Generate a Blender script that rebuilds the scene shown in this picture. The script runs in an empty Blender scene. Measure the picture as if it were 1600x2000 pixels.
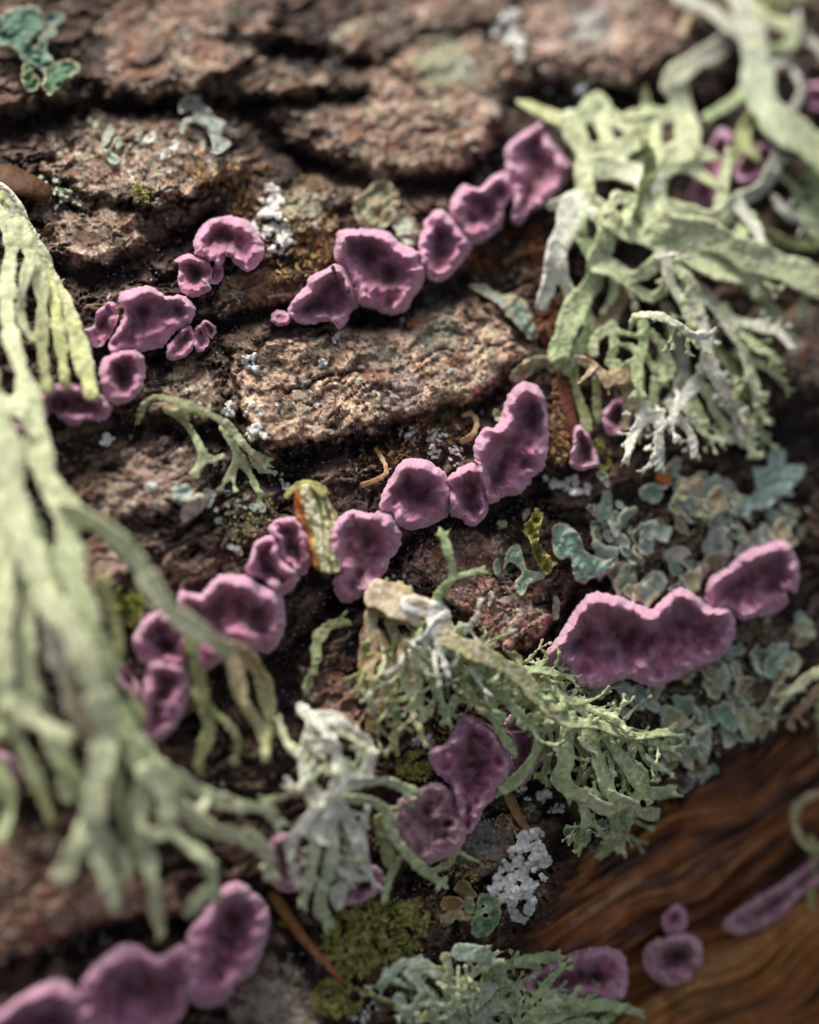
import bpy, math, random
import numpy as np

# ------------------------------------------------------------------ camera, sky, sun, exposure
# Photo pixels (1600 x 2000) are only used to read off directions; every point's distance comes from
# the log's surface (a 20 cm radius cylinder) plus a real height above it.
PXM = 0.12 / 1600.0            # metres per photo pixel on the focus plane (12 cm wide subject)
DIST = 0.35                    # camera to subject
R_LOG = 0.20
PHI = math.radians(38.8)       # camera pitch below the horizon
A_AX = np.array([math.cos(math.radians(22)) * math.cos(math.radians(25)),
                 math.sin(math.radians(22)) * math.cos(math.radians(25)),
                 -math.sin(math.radians(25))])
N0 = np.array([0.384, 0.295, 1.0]); N0 -= A_AX * N0.dot(A_AX); N0 /= np.linalg.norm(N0)
B_RIGHT = np.array([1.0, 0, 0])
B_UP = np.array([0.0, math.sin(PHI), math.cos(PHI)])
B_BACK = np.array([0.0, -math.cos(PHI), math.sin(PHI)])
BASIS = np.stack([B_RIGHT, B_UP, B_BACK])          # rows; cam coords @ BASIS -> world
ORG = np.array([0.0, 0.0, R_LOG + R_LOG * float((N0 @ BASIS)[2])])

S = bpy.context.scene
S.render.engine = 'CYCLES'
S.cycles.use_denoising = True
S.cycles.max_bounces = 6
S.view_settings.view_transform = 'Standard'
S.view_settings.look = 'None'
S.view_settings.gamma = 1.0
S.view_settings.use_curve_mapping = False
S.view_settings.exposure = 1.2
cam_d = bpy.data.cameras.new('camera'); cam = bpy.data.objects.new('camera', cam_d)
S.collection.objects.link(cam); S.camera = cam
cam.location = tuple(ORG + np.array([0, 0, DIST]) @ BASIS)
cam.rotation_euler = (math.pi / 2 - PHI, 0, 0)
cam_d.sensor_fit = 'HORIZONTAL'; cam_d.sensor_width = 34.2857; cam_d.lens = 100
cam_d.clip_start = 0.01; cam_d.clip_end = 200
cam_d.dof.use_dof = True; cam_d.dof.focus_distance = DIST - 0.0012; cam_d.dof.aperture_fstop = 6.0

SUN_EL, SUN_AZ = math.radians(58), math.radians(-28)    # azimuth from +Y (behind the log), towards +X
W = bpy.data.worlds.new('World'); S.world = W; W.use_nodes = True
wn = W.node_tree.nodes; wl = W.node_tree.links
sky = wn.new('ShaderNodeTexSky'); sky.sky_type = 'NISHITA'; sky.sun_disc = False
sky.sun_elevation = SUN_EL; sky.sun_rotation = SUN_AZ
sky.air_density = 1.0; sky.dust_density = 6.0; sky.ozone_density = 0.6
hsv = wn.new('ShaderNodeHueSaturation'); hsv.inputs['Saturation'].default_value = 0.45      # thin overcast
wl.new(sky.outputs[0], hsv.inputs['Color']); wl.new(hsv.outputs[0], wn['Background'].inputs[0]); wn['Background'].inputs[1].default_value = 0.06
sd_ = bpy.data.lights.new('sun', 'SUN'); sd_.energy = 1.5; sd_.angle = math.radians(14); sd_.color = (1.0, 0.95, 0.87)
sun = bpy.data.objects.new('sun', sd_); S.collection.objects.link(sun)
from mathutils import Vector
sv = Vector((math.sin(SUN_AZ) * math.cos(SUN_EL), math.cos(SUN_AZ) * math.cos(SUN_EL), math.sin(SUN_EL)))
sun.rotation_euler = sv.to_track_quat('Z', 'Y').to_euler(); sun.location = (0, 0, 3)

# ------------------------------------------------------------------ numpy helpers
def to_world(px, py, h):
    """photo direction (px,py), radial height h (photo pixels) above the bare cylinder -> world point"""
    px = np.asarray(px, float); py = np.asarray(py, float); h = np.asarray(h, float)
    d = np.stack([(px - 800) * PXM, -(py - 1000) * PXM, np.full(px.shape, -DIST)], -1)
    c = np.array([0, 0, DIST]) + R_LOG * N0
    ca = c - A_AX * c.dot(A_AX)
    da = d - (d @ A_AX)[..., None] * A_AX
    r = R_LOG + h * PXM
    A = (da * da).sum(-1); B = 2 * (da @ ca); C = ca.dot(ca) - r * r
    t = (-B - np.sqrt(np.maximum(B * B - 4 * A * C, 0))) / (2 * A)
    return (np.array([0, 0, DIST]) + d * t[..., None]) @ BASIS + ORG

_rng = np.random.RandomState(7)
PERM = np.concatenate([_rng.permutation(512)] * 4).astype(np.int64)
G2 = np.stack([np.cos(np.arange(512) * 0.7853 + 0.3), np.sin(np.arange(512) * 0.7853 + 0.3)], -1)
_g = _rng.normal(size=(512, 3)); G3 = _g / np.linalg.norm(_g, axis=1)[:, None]
def _f(t): return t * t * t * (t * (t * 6 - 15) + 10)
PERM32 = PERM.astype(np.int32); GXT = G2[:, 0].astype(np.float32); GYT = G2[:, 1].astype(np.float32)
def noise2(x, y, seed=0):
    x = np.asarray(x, np.float32); y = np.asarray(y, np.float32)
    x0 = np.floor(x); y0 = np.floor(y); xf = x - x0; yf = y - y0
    xi = x0.astype(np.int32); yi = y0.astype(np.int32) ; u = _f(xf); v = _f(yf); row = []
    for dx in (0, 1):
        p = PERM32[(xi + (dx + seed * 37)) & 511] + yi; c = []
        for dy in (0, 1):
            k = PERM32[(p + dy) & 511]
            c.append(GXT[k] * (xf - dx) + GYT[k] * (yf - dy))
        row.append(c[0] + v * (c[1] - c[0]))
    return (row[0] + u * (row[1] - row[0])) * np.float32(1.5)
def noise3(x, y, z, seed=0):
    xi = np.floor(x).astype(np.int64); yi = np.floor(y).astype(np.int64); zi = np.floor(z).astype(np.int64)
    xf = x - xi; yf = y - yi; zf = z - zi; u = _f(xf); v = _f(yf); q = _f(zf); out = 0
    for dx in (0, 1):
        for dy in (0, 1):
            for dz in (0, 1):
                g = G3[PERM[(PERM[(PERM[(xi + dx + seed * 37) & 511] + yi + dy) & 511] + zi + dz) & 511]]
                w = (u if dx else 1 - u) * (v if dy else 1 - v) * (q if dz else 1 - q)
                out = out + w * (g[..., 0] * (xf - dx) + g[..., 1] * (yf - dy) + g[..., 2] * (zf - dz))
    return out * 1.5
def voronoi2(x, y, seed=0):
    """jittered cells: (random 0-1 per cell, offset vector to the cell point, edge closeness F2-F1)"""
    x = np.asarray(x, np.float32); y = np.asarray(y, np.float32)
    xi = np.floor(x).astype(np.int32); yi = np.floor(y).astype(np.int32)
    f1 = np.full(x.shape, 9., np.float32); f2 = f1.copy(); rid = np.zeros(x.shape, np.int32); ox = np.zeros_like(f1); oy = np.zeros_like(f1)
    for dx in (-1, 0, 1):
        for dy in (-1, 0, 1):
            k = PERM32[(PERM32[(xi + dx + seed * 37) & 511] + yi + dy) & 511]
            px = xi + dx + (PERM32[(k + 17) & 511] / 512.) - x; py = yi + dy + (PERM32[(k + 91) & 511] / 512.) - y
            d = np.sqrt(px * px + py * py).astype(np.float32); m = d < f1
            f2 = np.where(m, f1, np.minimum(f2, d)); rid = np.where(m, k, rid); ox = np.where(m, px, ox); oy = np.where(m, py, oy); f1 = np.where(m, d, f1)
    return rid / 512., ox, oy, f2 - f1
def fbm2(x, y, o=4, seed=0, gain=0.5):
    s = 0; a = 1
    for i in range(o):
        s = s + a * noise2(x, y, seed + i * 5); x = x * 2.03 + 11.3; y = y * 2.03 + 5.7; a *= gain
    return s
def ss(a, b, x):
    t = np.clip((x - a) / (b - a), 0, 1); return t * t * (3 - 2 * t)
def mix(a, b, t): return a + (b - a) * t
def poly_sd(x, y, P):
    """signed distance to polygon, positive inside"""
    P = np.asarray(P, float); d = np.full(x.shape, 1e9); inside = np.zeros(x.shape, bool)
    for i in range(len(P)):
        a = P[i]; b = P[(i + 1) % len(P)]; e = b - a
        t = np.clip(((x - a[0]) * e[0] + (y - a[1]) * e[1]) / max(e.dot(e), 1e-9), 0, 1)
        d = np.minimum(d, (x - a[0] - e[0] * t) ** 2 + (y - a[1] - e[1] * t) ** 2)
        if a[1] != b[1]:
            c = ((a[1] > y) != (b[1] > y)) & (x < e[0] * (y - a[1]) / e[1] + a[0]); inside ^= c
    d = np.sqrt(d); return np.where(inside, d, -d)
def line_d(x, y, P):
    P = np.asarray(P, float); d = np.full(x.shape, 1e9)
    for i in range(len(P) - 1):
        a = P[i]; e = P[i + 1] - a
        t = np.clip(((x - a[0]) * e[0] + (y - a[1]) * e[1]) / max(e.dot(e), 1e-9), 0, 1)
        d = np.minimum(d, (x - a[0] - e[0] * t) ** 2 + (y - a[1] - e[1] * t) ** 2)
    return np.sqrt(d)
def catmull(P, n, closed=True):
    P = np.asarray(P, float); m = len(P); out = []
    segs = m if closed else m - 1
    for i in range(segs):
        if closed: p0, p1, p2, p3 = P[(i - 1) % m], P[i], P[(i + 1) % m], P[(i + 2) % m]
        else: p0, p1, p2, p3 = P[max(i - 1, 0)], P[i], P[i + 1], P[min(i + 2, m - 1)]
        for t in np.linspace(0, 1, 12, endpoint=False):
            out.append(0.5 * (2 * p1 + (p2 - p0) * t + (2 * p0 - 5 * p1 + 4 * p2 - p3) * t * t + (3 * p1 - p0 - 3 * p2 + p3) * t ** 3))
    if not closed: out.append(P[-1])
    out = np.array(out)
    Q = np.vstack([out, out[:1]]) if closed else out
    L = np.concatenate([[0], np.cumsum(np.linalg.norm(np.diff(Q[:, :2], axis=0), axis=1))])
    tt = np.linspace(0, L[-1], n, endpoint=not closed)
    return np.stack([np.interp(tt, L, Q[:, k]) for k in range(Q.shape[1])], -1)

# ------------------------------------------------------------------ scene helpers
COL = S.collection
def make_mesh(name, V, faces, mat, colors=None, normals=None, smooth=True):
    """faces: array (n,3|4) or list of arrays"""
    me = bpy.data.meshes.new(name)
    fl = faces if isinstance(faces, list) else [faces]
    fl = [np.asarray(f) for f in fl if len(f)]
    me.vertices.add(len(V)); me.vertices.foreach_set('co', np.asarray(V, np.float32).ravel())
    li = np.concatenate([f.ravel() for f in fl]); tot = np.concatenate([np.full(len(f), f.shape[1]) for f in fl])
    me.loops.add(len(li)); me.loops.foreach_set('vertex_index', li.astype(np.int32))
    me.polygons.add(len(tot)); st = np.concatenate([[0], np.cumsum(tot)[:-1]])
    me.polygons.foreach_set('loop_start', st.astype(np.int32))
    me.polygons.foreach_set('use_smooth', np.full(len(tot), smooth))
    me.update(calc_edges=True); me.validate()
    if colors is not None:
        c = me.color_attributes.new('Col', 'FLOAT_COLOR', 'POINT')
        rgba = np.ones((len(V), 4), np.float32); rgba[:, :3] = np.clip(colors, 0, 1)
        c.data.foreach_set('color', rgba.ravel())
    if normals is not None:
        a = me.attributes.new('custom_normal', 'FLOAT_VECTOR', 'POINT')      # shared normals, so that split pieces shade as one
        a.data.foreach_set('vector', np.asarray(normals, np.float32).ravel())
    me.materials.append(mat)
    return me
def add_obj(name, me, parent=None, base=None):
    o = bpy.data.objects.new(name, me); COL.objects.link(o)
    if parent is not None: o.parent = parent
    if base is not None and parent is None: o.location = tuple(base)
    return o
def tag(o, label, cat, group=None, kind=None):
    if label: o['label'] = label
    if cat: o['category'] = cat
    if group: o['group'] = group
    if kind: o['kind'] = kind
    return o
def thing(name, label, cat, base, group=None):
    o = bpy.data.objects.new(name, None); COL.objects.link(o); o.location = tuple(base); o.empty_display_size = 0.005
    return tag(o, label, cat, group)

def vc_material(name, rough=0.8, bump=0.3, bscale=1500, sss=0.0, spec=0.3, var=0.25, sheen=0.0, coat=0.0, vscale=None, bdist=0.0003):
    m = bpy.data.materials.new(name); m.use_nodes = True
    nt = m.node_tree; N = nt.nodes; L = nt.links; b = N['Principled BSDF']
    at = N.new('ShaderNodeVertexColor'); at.layer_name = 'Col'
    tc = N.new('ShaderNodeTexCoord')
    n1 = N.new('ShaderNodeTexNoise'); n1.inputs['Scale'].default_value = bscale; n1.inputs['Detail'].default_value = 5; n1.inputs['Roughness'].default_value = 0.65
    n2 = N.new('ShaderNodeTexNoise'); n2.inputs['Scale'].default_value = vscale or bscale * 0.6; n2.inputs['Detail'].default_value = 4
    L.new(tc.outputs['Object'], n1.inputs['Vector']); L.new(tc.outputs['Object'], n2.inputs['Vector'])
    mr = N.new('ShaderNodeMapRange'); mr.inputs[1].default_value = 0.3; mr.inputs[2].default_value = 0.7
    mr.inputs[3].default_value = 1 - var; mr.inputs[4].default_value = 1 + var
    L.new(n2.outputs['Fac'], mr.inputs[0])
    mx = N.new('ShaderNodeVectorMath'); mx.operation = 'SCALE'
    L.new(at.outputs['Color'], mx.inputs[0]); L.new(mr.outputs[0], mx.inputs['Scale'])
    L.new(mx.outputs[0], b.inputs['Base Color'])
    bp = N.new('ShaderNodeBump'); bp.inputs['Strength'].default_value = bump; bp.inputs['Distance'].default_value = bdist
    L.new(n1.outputs['Fac'], bp.inputs['Height']); L.new(bp.outputs[0], b.inputs['Normal'])
    b.inputs['Roughness'].default_value = rough; b.inputs['Specular IOR Level'].default_value = spec
    if sss:
        b.inputs['Subsurface Weight'].default_value = sss; b.inputs['Subsurface Radius'].default_value = (1.0, 0.5, 0.6); b.inputs['Subsurface Scale'].default_value = 0.0009
    if sheen:
        b.inputs['Sheen Weight'].default_value = sheen; b.inputs['Sheen Roughness'].default_value = 0.6
    if coat:
        b.inputs['Coat Weight'].default_value = coat; b.inputs['Coat Roughness'].default_value = 0.25
    return m
M_BARK = vc_material('bark', 0.7, 0.9, 1700, spec=0.4, var=0.45, vscale=1700, bdist=0.0005)
M_WOOD = vc_material('bare_wood', 0.5, 0.4, 700, spec=0.45, var=0.3)
M_FUNGUS = vc_material('fungus_flesh', 0.65, 0.6, 2400, sss=0.22, spec=0.3, var=0.2, sheen=0.25, vscale=2600)
M_STRAP = vc_material('strap_lichen', 0.8, 0.6, 1500, sss=0.1, spec=0.25, var=0.28, bdist=0.0004)
M_FOLI = vc_material('leafy_lichen', 0.8, 0.7, 1500, sss=0.05, spec=0.25, var=0.35, bdist=0.0005)
M_CRUST = vc_material('white_crust', 0.85, 0.5, 2400, spec=0.2, var=0.15)
M_DEBRIS = vc_material('dry_debris', 0.6, 0.4, 1800, spec=0.35, var=0.3)
M_MOSS = vc_material('moss', 0.7, 0.3, 2500, sss=0.1, spec=0.3, var=0.3)
# ------------------------------------------------------------------ the ground
def build_ground():
    n = 60; g = np.sinh(np.linspace(-5, 5, n)) / math.sinh(5) * 40
    X, Y = np.meshgrid(g, g, indexing='ij')
    Z = 0.006 * fbm2(X * 6, Y * 6, 3, 91) - 0.004
    V = np.stack([X, Y, Z], -1).reshape(-1, 3)
    i = np.arange(n - 1)[:, None] * n + np.arange(n - 1)[None]
    F = np.stack([i, i + n, i + n + 1, i + 1], -1).reshape(-1, 4)
    c = np.array([0.045, 0.035, 0.022]) * (1 + 0.5 * noise2(X * 3, Y * 3, 92)[..., None])
    m = vc_material('forest_floor', 0.9, 0.8, 60, var=0.5)
    o = add_obj('forest_floor', make_mesh('forest_floor', V, F, m, c.reshape(-1, 3)))
    o['kind'] = 'structure'
build_ground()

# ------------------------------------------------------------------ bark relief, in photo pixels on the log
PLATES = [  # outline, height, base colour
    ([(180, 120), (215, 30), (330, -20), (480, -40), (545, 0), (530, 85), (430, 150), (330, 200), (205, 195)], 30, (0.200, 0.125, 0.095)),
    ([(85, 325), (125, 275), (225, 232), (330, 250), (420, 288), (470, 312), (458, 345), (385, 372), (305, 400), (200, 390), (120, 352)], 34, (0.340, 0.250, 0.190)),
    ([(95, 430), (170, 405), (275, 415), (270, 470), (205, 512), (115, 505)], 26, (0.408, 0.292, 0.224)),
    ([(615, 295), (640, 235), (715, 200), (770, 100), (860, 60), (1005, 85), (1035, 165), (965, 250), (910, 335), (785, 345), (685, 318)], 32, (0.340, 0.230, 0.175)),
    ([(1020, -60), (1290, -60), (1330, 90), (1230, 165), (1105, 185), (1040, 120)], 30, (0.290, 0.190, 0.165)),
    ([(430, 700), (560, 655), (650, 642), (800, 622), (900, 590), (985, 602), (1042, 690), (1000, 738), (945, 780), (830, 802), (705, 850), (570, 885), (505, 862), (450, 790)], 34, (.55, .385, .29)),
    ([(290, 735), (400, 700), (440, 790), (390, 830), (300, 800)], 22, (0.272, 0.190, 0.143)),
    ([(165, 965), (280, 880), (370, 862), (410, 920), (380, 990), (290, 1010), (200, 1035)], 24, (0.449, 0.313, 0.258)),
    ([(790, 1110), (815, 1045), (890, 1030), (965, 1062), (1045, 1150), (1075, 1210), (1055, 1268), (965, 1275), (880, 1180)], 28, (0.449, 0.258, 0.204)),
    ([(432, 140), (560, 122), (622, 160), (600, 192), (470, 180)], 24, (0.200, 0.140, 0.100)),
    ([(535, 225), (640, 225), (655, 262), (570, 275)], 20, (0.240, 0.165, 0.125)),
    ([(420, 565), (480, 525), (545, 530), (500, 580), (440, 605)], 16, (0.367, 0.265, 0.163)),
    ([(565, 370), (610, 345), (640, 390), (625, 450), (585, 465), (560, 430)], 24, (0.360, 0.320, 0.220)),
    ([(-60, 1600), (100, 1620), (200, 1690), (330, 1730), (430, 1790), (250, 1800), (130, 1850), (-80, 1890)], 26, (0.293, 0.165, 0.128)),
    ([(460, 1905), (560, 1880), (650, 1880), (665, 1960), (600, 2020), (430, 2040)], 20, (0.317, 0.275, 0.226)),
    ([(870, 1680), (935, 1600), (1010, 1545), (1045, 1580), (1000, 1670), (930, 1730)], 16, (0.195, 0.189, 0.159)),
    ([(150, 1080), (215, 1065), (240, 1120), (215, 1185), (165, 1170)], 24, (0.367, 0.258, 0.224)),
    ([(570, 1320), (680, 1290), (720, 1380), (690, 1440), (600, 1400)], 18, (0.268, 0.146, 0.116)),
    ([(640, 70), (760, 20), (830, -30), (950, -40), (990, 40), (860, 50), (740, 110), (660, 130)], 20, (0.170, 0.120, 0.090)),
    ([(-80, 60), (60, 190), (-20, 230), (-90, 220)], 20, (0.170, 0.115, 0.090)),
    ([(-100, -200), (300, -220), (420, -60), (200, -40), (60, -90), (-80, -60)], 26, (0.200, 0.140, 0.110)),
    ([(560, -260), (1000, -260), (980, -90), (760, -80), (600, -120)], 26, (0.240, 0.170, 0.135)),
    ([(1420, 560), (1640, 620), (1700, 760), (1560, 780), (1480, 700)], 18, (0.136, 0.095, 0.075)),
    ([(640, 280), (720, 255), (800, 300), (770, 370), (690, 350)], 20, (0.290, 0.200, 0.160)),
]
CREVICES = [  # polyline, width, depth
    ([(-80, 265), (60, 250), (180, 205), (330, 205), (470, 215), (540, 270), (600, 320)], 30, 38),
    ([(450, 75), (540, 95), (640, 120), (720, 118)], 20, 34),
    ([(470, 205), (580, 200), (720, 188)], 14, 30),
    ([(560, 300), (640, 330), (760, 365), (900, 350), (985, 300)], 22, 26),
    ([(1000, 190), (1120, 185), (1280, 205), (1400, 230), (1450, 160)], 34, 36),
    ([(120, 540), (250, 520), (350, 470), (400, 430)], 26, 20),
    ([(300, 640), (420, 640), (520, 618), (620, 600), (700, 620), (790, 640)], 18, 30),
    ([(700, 630), (830, 590), (930, 530), (1010, 460)], 24, 28),
    ([(430, 940), (560, 905), (690, 880), (800, 840), (950, 790), (980, 740)], 26, 26),
    ([(220, 850), (330, 840), (430, 850), (500, 900), (560, 940)], 20, 22),
    ([(440, 690), (460, 760), (475, 820)], 9, 22),
    ([(560, 1290), (620, 1210), (760, 1090), (870, 1020), (960, 1010), (1060, 960)], 26, 24),
    ([(80, 1870), (220, 1815), (360, 1800), (500, 1770)], 34, 40),
    ([(540, 1760), (590, 1860), (640, 1960)], 26, 26),
    ([(430, 1330), (520, 1290), (570, 1330), (500, 1430)], 34, 22),
    ([(1050, 1290), (1090, 1200), (1130, 1150), (1200, 1130)], 16, 26),
    ([(960, 1600), (1040, 1540), (1110, 1600), (1090, 1660)], 18, 22),
    ([(800, 1720), (900, 1740), (950, 1720)], 20, 20),
    ([(1180, 560), (1300, 700), (1450, 860), (1600, 880)], 60, 26),
    ([(1280, 1110), (1330, 1105), (1390, 1095)], 16, 24),
    ([(240, 690), (330, 720), (300, 780)], 16, 18),
    ([(560, 770), (640, 740), (720, 720)], 5, 14),
    ([(590, 880), (700, 842), (860, 800), (940, 775)], 8, 20),
    ([(640, 1040), (610, 1130), (680, 1190)], 18, 16),
]
WOOD_EDGE = [(960, 1885), (1000, 1812), (1080, 1725), (1115, 1650), (1200, 1625), (1290, 1572), (1350, 1515), (1450, 1455), (1620, 1395), (1800, 1330), (2200, 1200), (2400, 2700), (700, 2700), (860, 2120), (930, 1960)]
GX0, GX1, GY0, GY1, GS = -360, 1960, -420, 2420, 3.5
gx = np.arange(GX0, GX1 + 1, GS); gy = np.arange(GY0, GY1 + 1, GS)
PX, PY = np.meshgrid(gx, gy, indexing='ij')
def along_across(x, y, deg):
    c, s = math.cos(math.radians(deg)), math.sin(math.radians(deg))
    return x * c - y * s, x * s + y * c
def bark_relief(x, y):
    al, ac = along_across(x, y, 21)
    wx = 30 * fbm2(x / 130, y / 130, 3, 1); wy = 30 * fbm2(x / 130, y / 130, 3, 2)
    al2, ac2 = al + wx, ac + wy
    H = 16 * fbm2(x / 330, y / 330, 2, 3)
    ridg = 1 - np.abs(fbm2(al2 / 80, ac2 / 30, 4, 4)) * 2.2; crumb = 1 - 2 * np.abs(fbm2(x / 20, y / 16, 3, 16))
    lump = fbm2(al2 / 60, ac2 / 34, 4, 5)
    fine = fbm2(al2 / 16, ac2 / 7, 3, 6)
    chunk = ss(.02, .20, fbm2(al2 / 110, ac2 / 55, 4, 17)); base = 5 * ridg + 9 * lump + 3.0 * fine + 4.0 * crumb + 13 * chunk
    flake = fbm2(al2 / 95, ac2 / 50, 5, 7, .6) * 15
    st = 7.0; q = flake / st; fl = .8 * flake + .2 * (np.floor(q) + ss(0.6, 1.0, q - np.floor(q))) * st     # delaminating layers
    tex = fl * 0.8 + 2.2 * (1 - 2 * np.abs(fbm2(al / 40, ac / 14, 3, 8))) + 2.2 * fbm2(x / 15, y / 11, 3, 6) + 2.0 * noise2(x / 7, y / 7, 9) + 5 * fbm2(x / 50, y / 40, 3, 18)
    wxs = 5 * noise2(x / 12, y / 12, 38); wys = 5 * noise2(x / 12, y / 12, 39)
    r1, ox, oy, ed = voronoi2((al + .5 * wx + wxs) / 40, (ac + .5 * wy + wys) / 19, 40)      # torn flakes
    r2, ox2, oy2, ed2 = voronoi2((al + wxs) / 15, (ac + wys) / 8, 41)
    t1 = PERM32[(r1 * 512).astype(np.int32) + 7] / 512. - .5
    facet = 8 * (r1 - .5) + 9 * t1 * ox + 7 * (r1 - .5) * oy + 3.2 * (r2 - .5) + 3 * (r2 - .5) * oy2 - 2.5 * ss(.12, 0, ed)
    base = base * .8 + 1.1 * facet; tex = tex * .75 + .75 * facet
    crk = ss(.085, .0, np.abs(fbm2(al2 / 170, ac2 / 52, 4, 19))) * ss(-.25, .15, fbm2(x / 150, y / 150, 2, 37))
    pm = np.zeros(x.shape); ph = np.zeros(x.shape); pid = np.full(x.shape, -1)
    pc = np.zeros(x.shape + (3,))
    rag = 20 * fbm2(x / 70, y / 60, 5, 10, .6) + 9 * noise2(al2 / 45, ac2 / 12, 11); pcm = np.zeros(x.shape)
    soft = 34 * fbm2(x / 55, y / 45, 5, 42, .65)
    for k, (P, hp, c) in enumerate(PLATES):
        sd = poly_sd(x, y, P) + rag
        m = ss(-7, 9, sd); pcm = np.maximum(pcm, ss(-26, 22, sd - rag + soft))
        yl = np.array(P)[:, 1]; hp = hp * 1.35 * np.clip(.25 + 1.0 * (y + .35 * x - (yl.min() + .35 * np.array(P)[:, 0].mean())) / max(np.ptp(yl), 60), .12, 1.15)
        win = m * hp > ph
        ph = np.where(win, m * hp, ph); pm = np.maximum(pm, m)
        near_ = ss(-60, 0, sd)[..., None] > 0
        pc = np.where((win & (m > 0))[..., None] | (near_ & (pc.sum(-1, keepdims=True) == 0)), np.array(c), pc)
        pid = np.where(win & (sd > 2), k, pid)
    H = H + ph + mix(base, tex, pm)
    cr = np.zeros(x.shape)
    H = H - 20 * crk * (1 - .45 * pm); cr = crk * (1 - .3 * pm)
    xw = x + 12 * noise2(x / 45, y / 45, 12) + 6 * noise2(x / 14, y / 14, 14); yw = y + 12 * noise2(x / 45, y / 45, 13) + 6 * noise2(x / 14, y / 14, 15)
    for P, w, dp in CREVICES:
        d = line_d(xw, yw, P)
        e = np.exp(-(d / w) ** 2); H = H - 1.6 * dp * e * (1 - 0.35 * pm); cr = np.maximum(cr, e)
    return H, pcm, pc, pid, cr, chunk, (r1 - .5) + .7 * (r2 - .5), lump, (al2, ac2)
HB, PM, PC, PID, CR, FL, FINE, LUMP, (AL2, AC2) = bark_relief(PX, PY)
WSD = poly_sd(PX, PY, WOOD_EDGE) + 16 * fbm2(PX / 60, PY / 60, 4, 30) + 5 * noise2(PX / 12, PY / 12, 31)
HB = HB - 150 * ss(-14, 34, WSD) ** 1.3
# the sheet dips below the plain log at its borders
bd = np.minimum(np.minimum(PX - GX0, GX1 - PX), np.minimum(PY - GY0, GY1 - PY))
HB = HB - 60 * (1 - ss(0, 60, bd))

def bark_colour(x, y, pm, pc, cr, fl, fine, lump, al2, ac2):
    n1 = fbm2(x / 110, y / 110, 4, 20)[..., None]; n2 = fbm2(x / 34, y / 34, 4, 21)[..., None]; n3 = noise2(x / 8, y / 8, 22)[..., None]
    fib = fbm2(al2 / 40, ac2 / 7, 3, 23)[..., None]; gr = noise2(x / 5, y / 5, 24)[..., None]
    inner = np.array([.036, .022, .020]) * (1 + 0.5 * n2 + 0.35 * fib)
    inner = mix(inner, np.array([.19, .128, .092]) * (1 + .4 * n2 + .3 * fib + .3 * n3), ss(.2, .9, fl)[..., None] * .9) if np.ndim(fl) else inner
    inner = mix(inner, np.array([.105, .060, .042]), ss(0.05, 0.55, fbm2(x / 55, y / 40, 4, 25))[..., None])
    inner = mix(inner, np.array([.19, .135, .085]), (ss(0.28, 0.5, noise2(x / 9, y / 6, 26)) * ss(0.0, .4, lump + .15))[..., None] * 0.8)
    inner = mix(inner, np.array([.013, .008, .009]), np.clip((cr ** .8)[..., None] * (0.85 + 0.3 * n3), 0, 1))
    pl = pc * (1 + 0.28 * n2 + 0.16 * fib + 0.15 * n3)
    pl = mix(pl, np.array([.37, .235, .185]), ss(-.1, .5, n1) * 0.4)                       # pinkish
    pl = mix(pl, np.array([.34, .31, .215]), ss(.05, .5, fbm2(x / 70, y / 70, 3, 27))[..., None] * 0.55)  # grey green film
    pl = mix(pl, np.array([.20, .085, .045]), ss(.15, .40, fbm2(x / 38, y / 30, 4, 28))[..., None] * 0.8)  # red brown
    pl = mix(pl, np.array([.58, .53, .46]), (ss(.16, .40, n3[..., 0] + .55 * gr[..., 0]) * ss(-.15, .35, fbm2(x / 80, y / 60, 3, 29)))[..., None] * 0.7)
    pl = mix(pl, np.array([.055, .038, .032]), (ss(.30, .46, noise2(al2 / 26, ac2 / 7, 32)))[..., None] * 0.75)
    pl = mix(pl, np.array([.03, .022, .022]), ss(.46, .54, noise2(x / 11, y / 11, 33))[..., None] * 0.85)
    pl = pl * (1 + .22 * fbm2(x / 4, y / 4, 2, 36))[..., None]
    pl = pl * (1.08 + .5 * fine + .55 * fbm2(x / 90, y / 60, 4, 43, .6))[..., None]; inner = inner * (1 + .5 * fine)[..., None]
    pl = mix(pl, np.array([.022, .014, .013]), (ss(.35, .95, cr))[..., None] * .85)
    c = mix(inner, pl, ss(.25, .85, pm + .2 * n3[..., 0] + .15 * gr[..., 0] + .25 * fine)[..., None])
    c = mix(c, np.array([.60, .60, .58]), (ss(.50, .60, noise2(x / 13, y / 13, 34) + .25 * gr[..., 0]) * ss(.15, .4, fbm2(x / 120, y / 120, 2, 35)))[..., None])
    return c * np.array([1.0, .97, .90])
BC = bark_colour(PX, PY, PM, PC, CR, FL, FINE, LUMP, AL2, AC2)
def tint(col, cx, cy, r, c, amt, seed=40):
    d = np.hypot(PX - cx, PY - cy) / r + 0.5 * fbm2(PX / (r * .5), PY / (r * .5), 4, seed)
    return mix(col, np.array(c), (ss(1.0, 0.35, d) * amt)[..., None])
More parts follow.
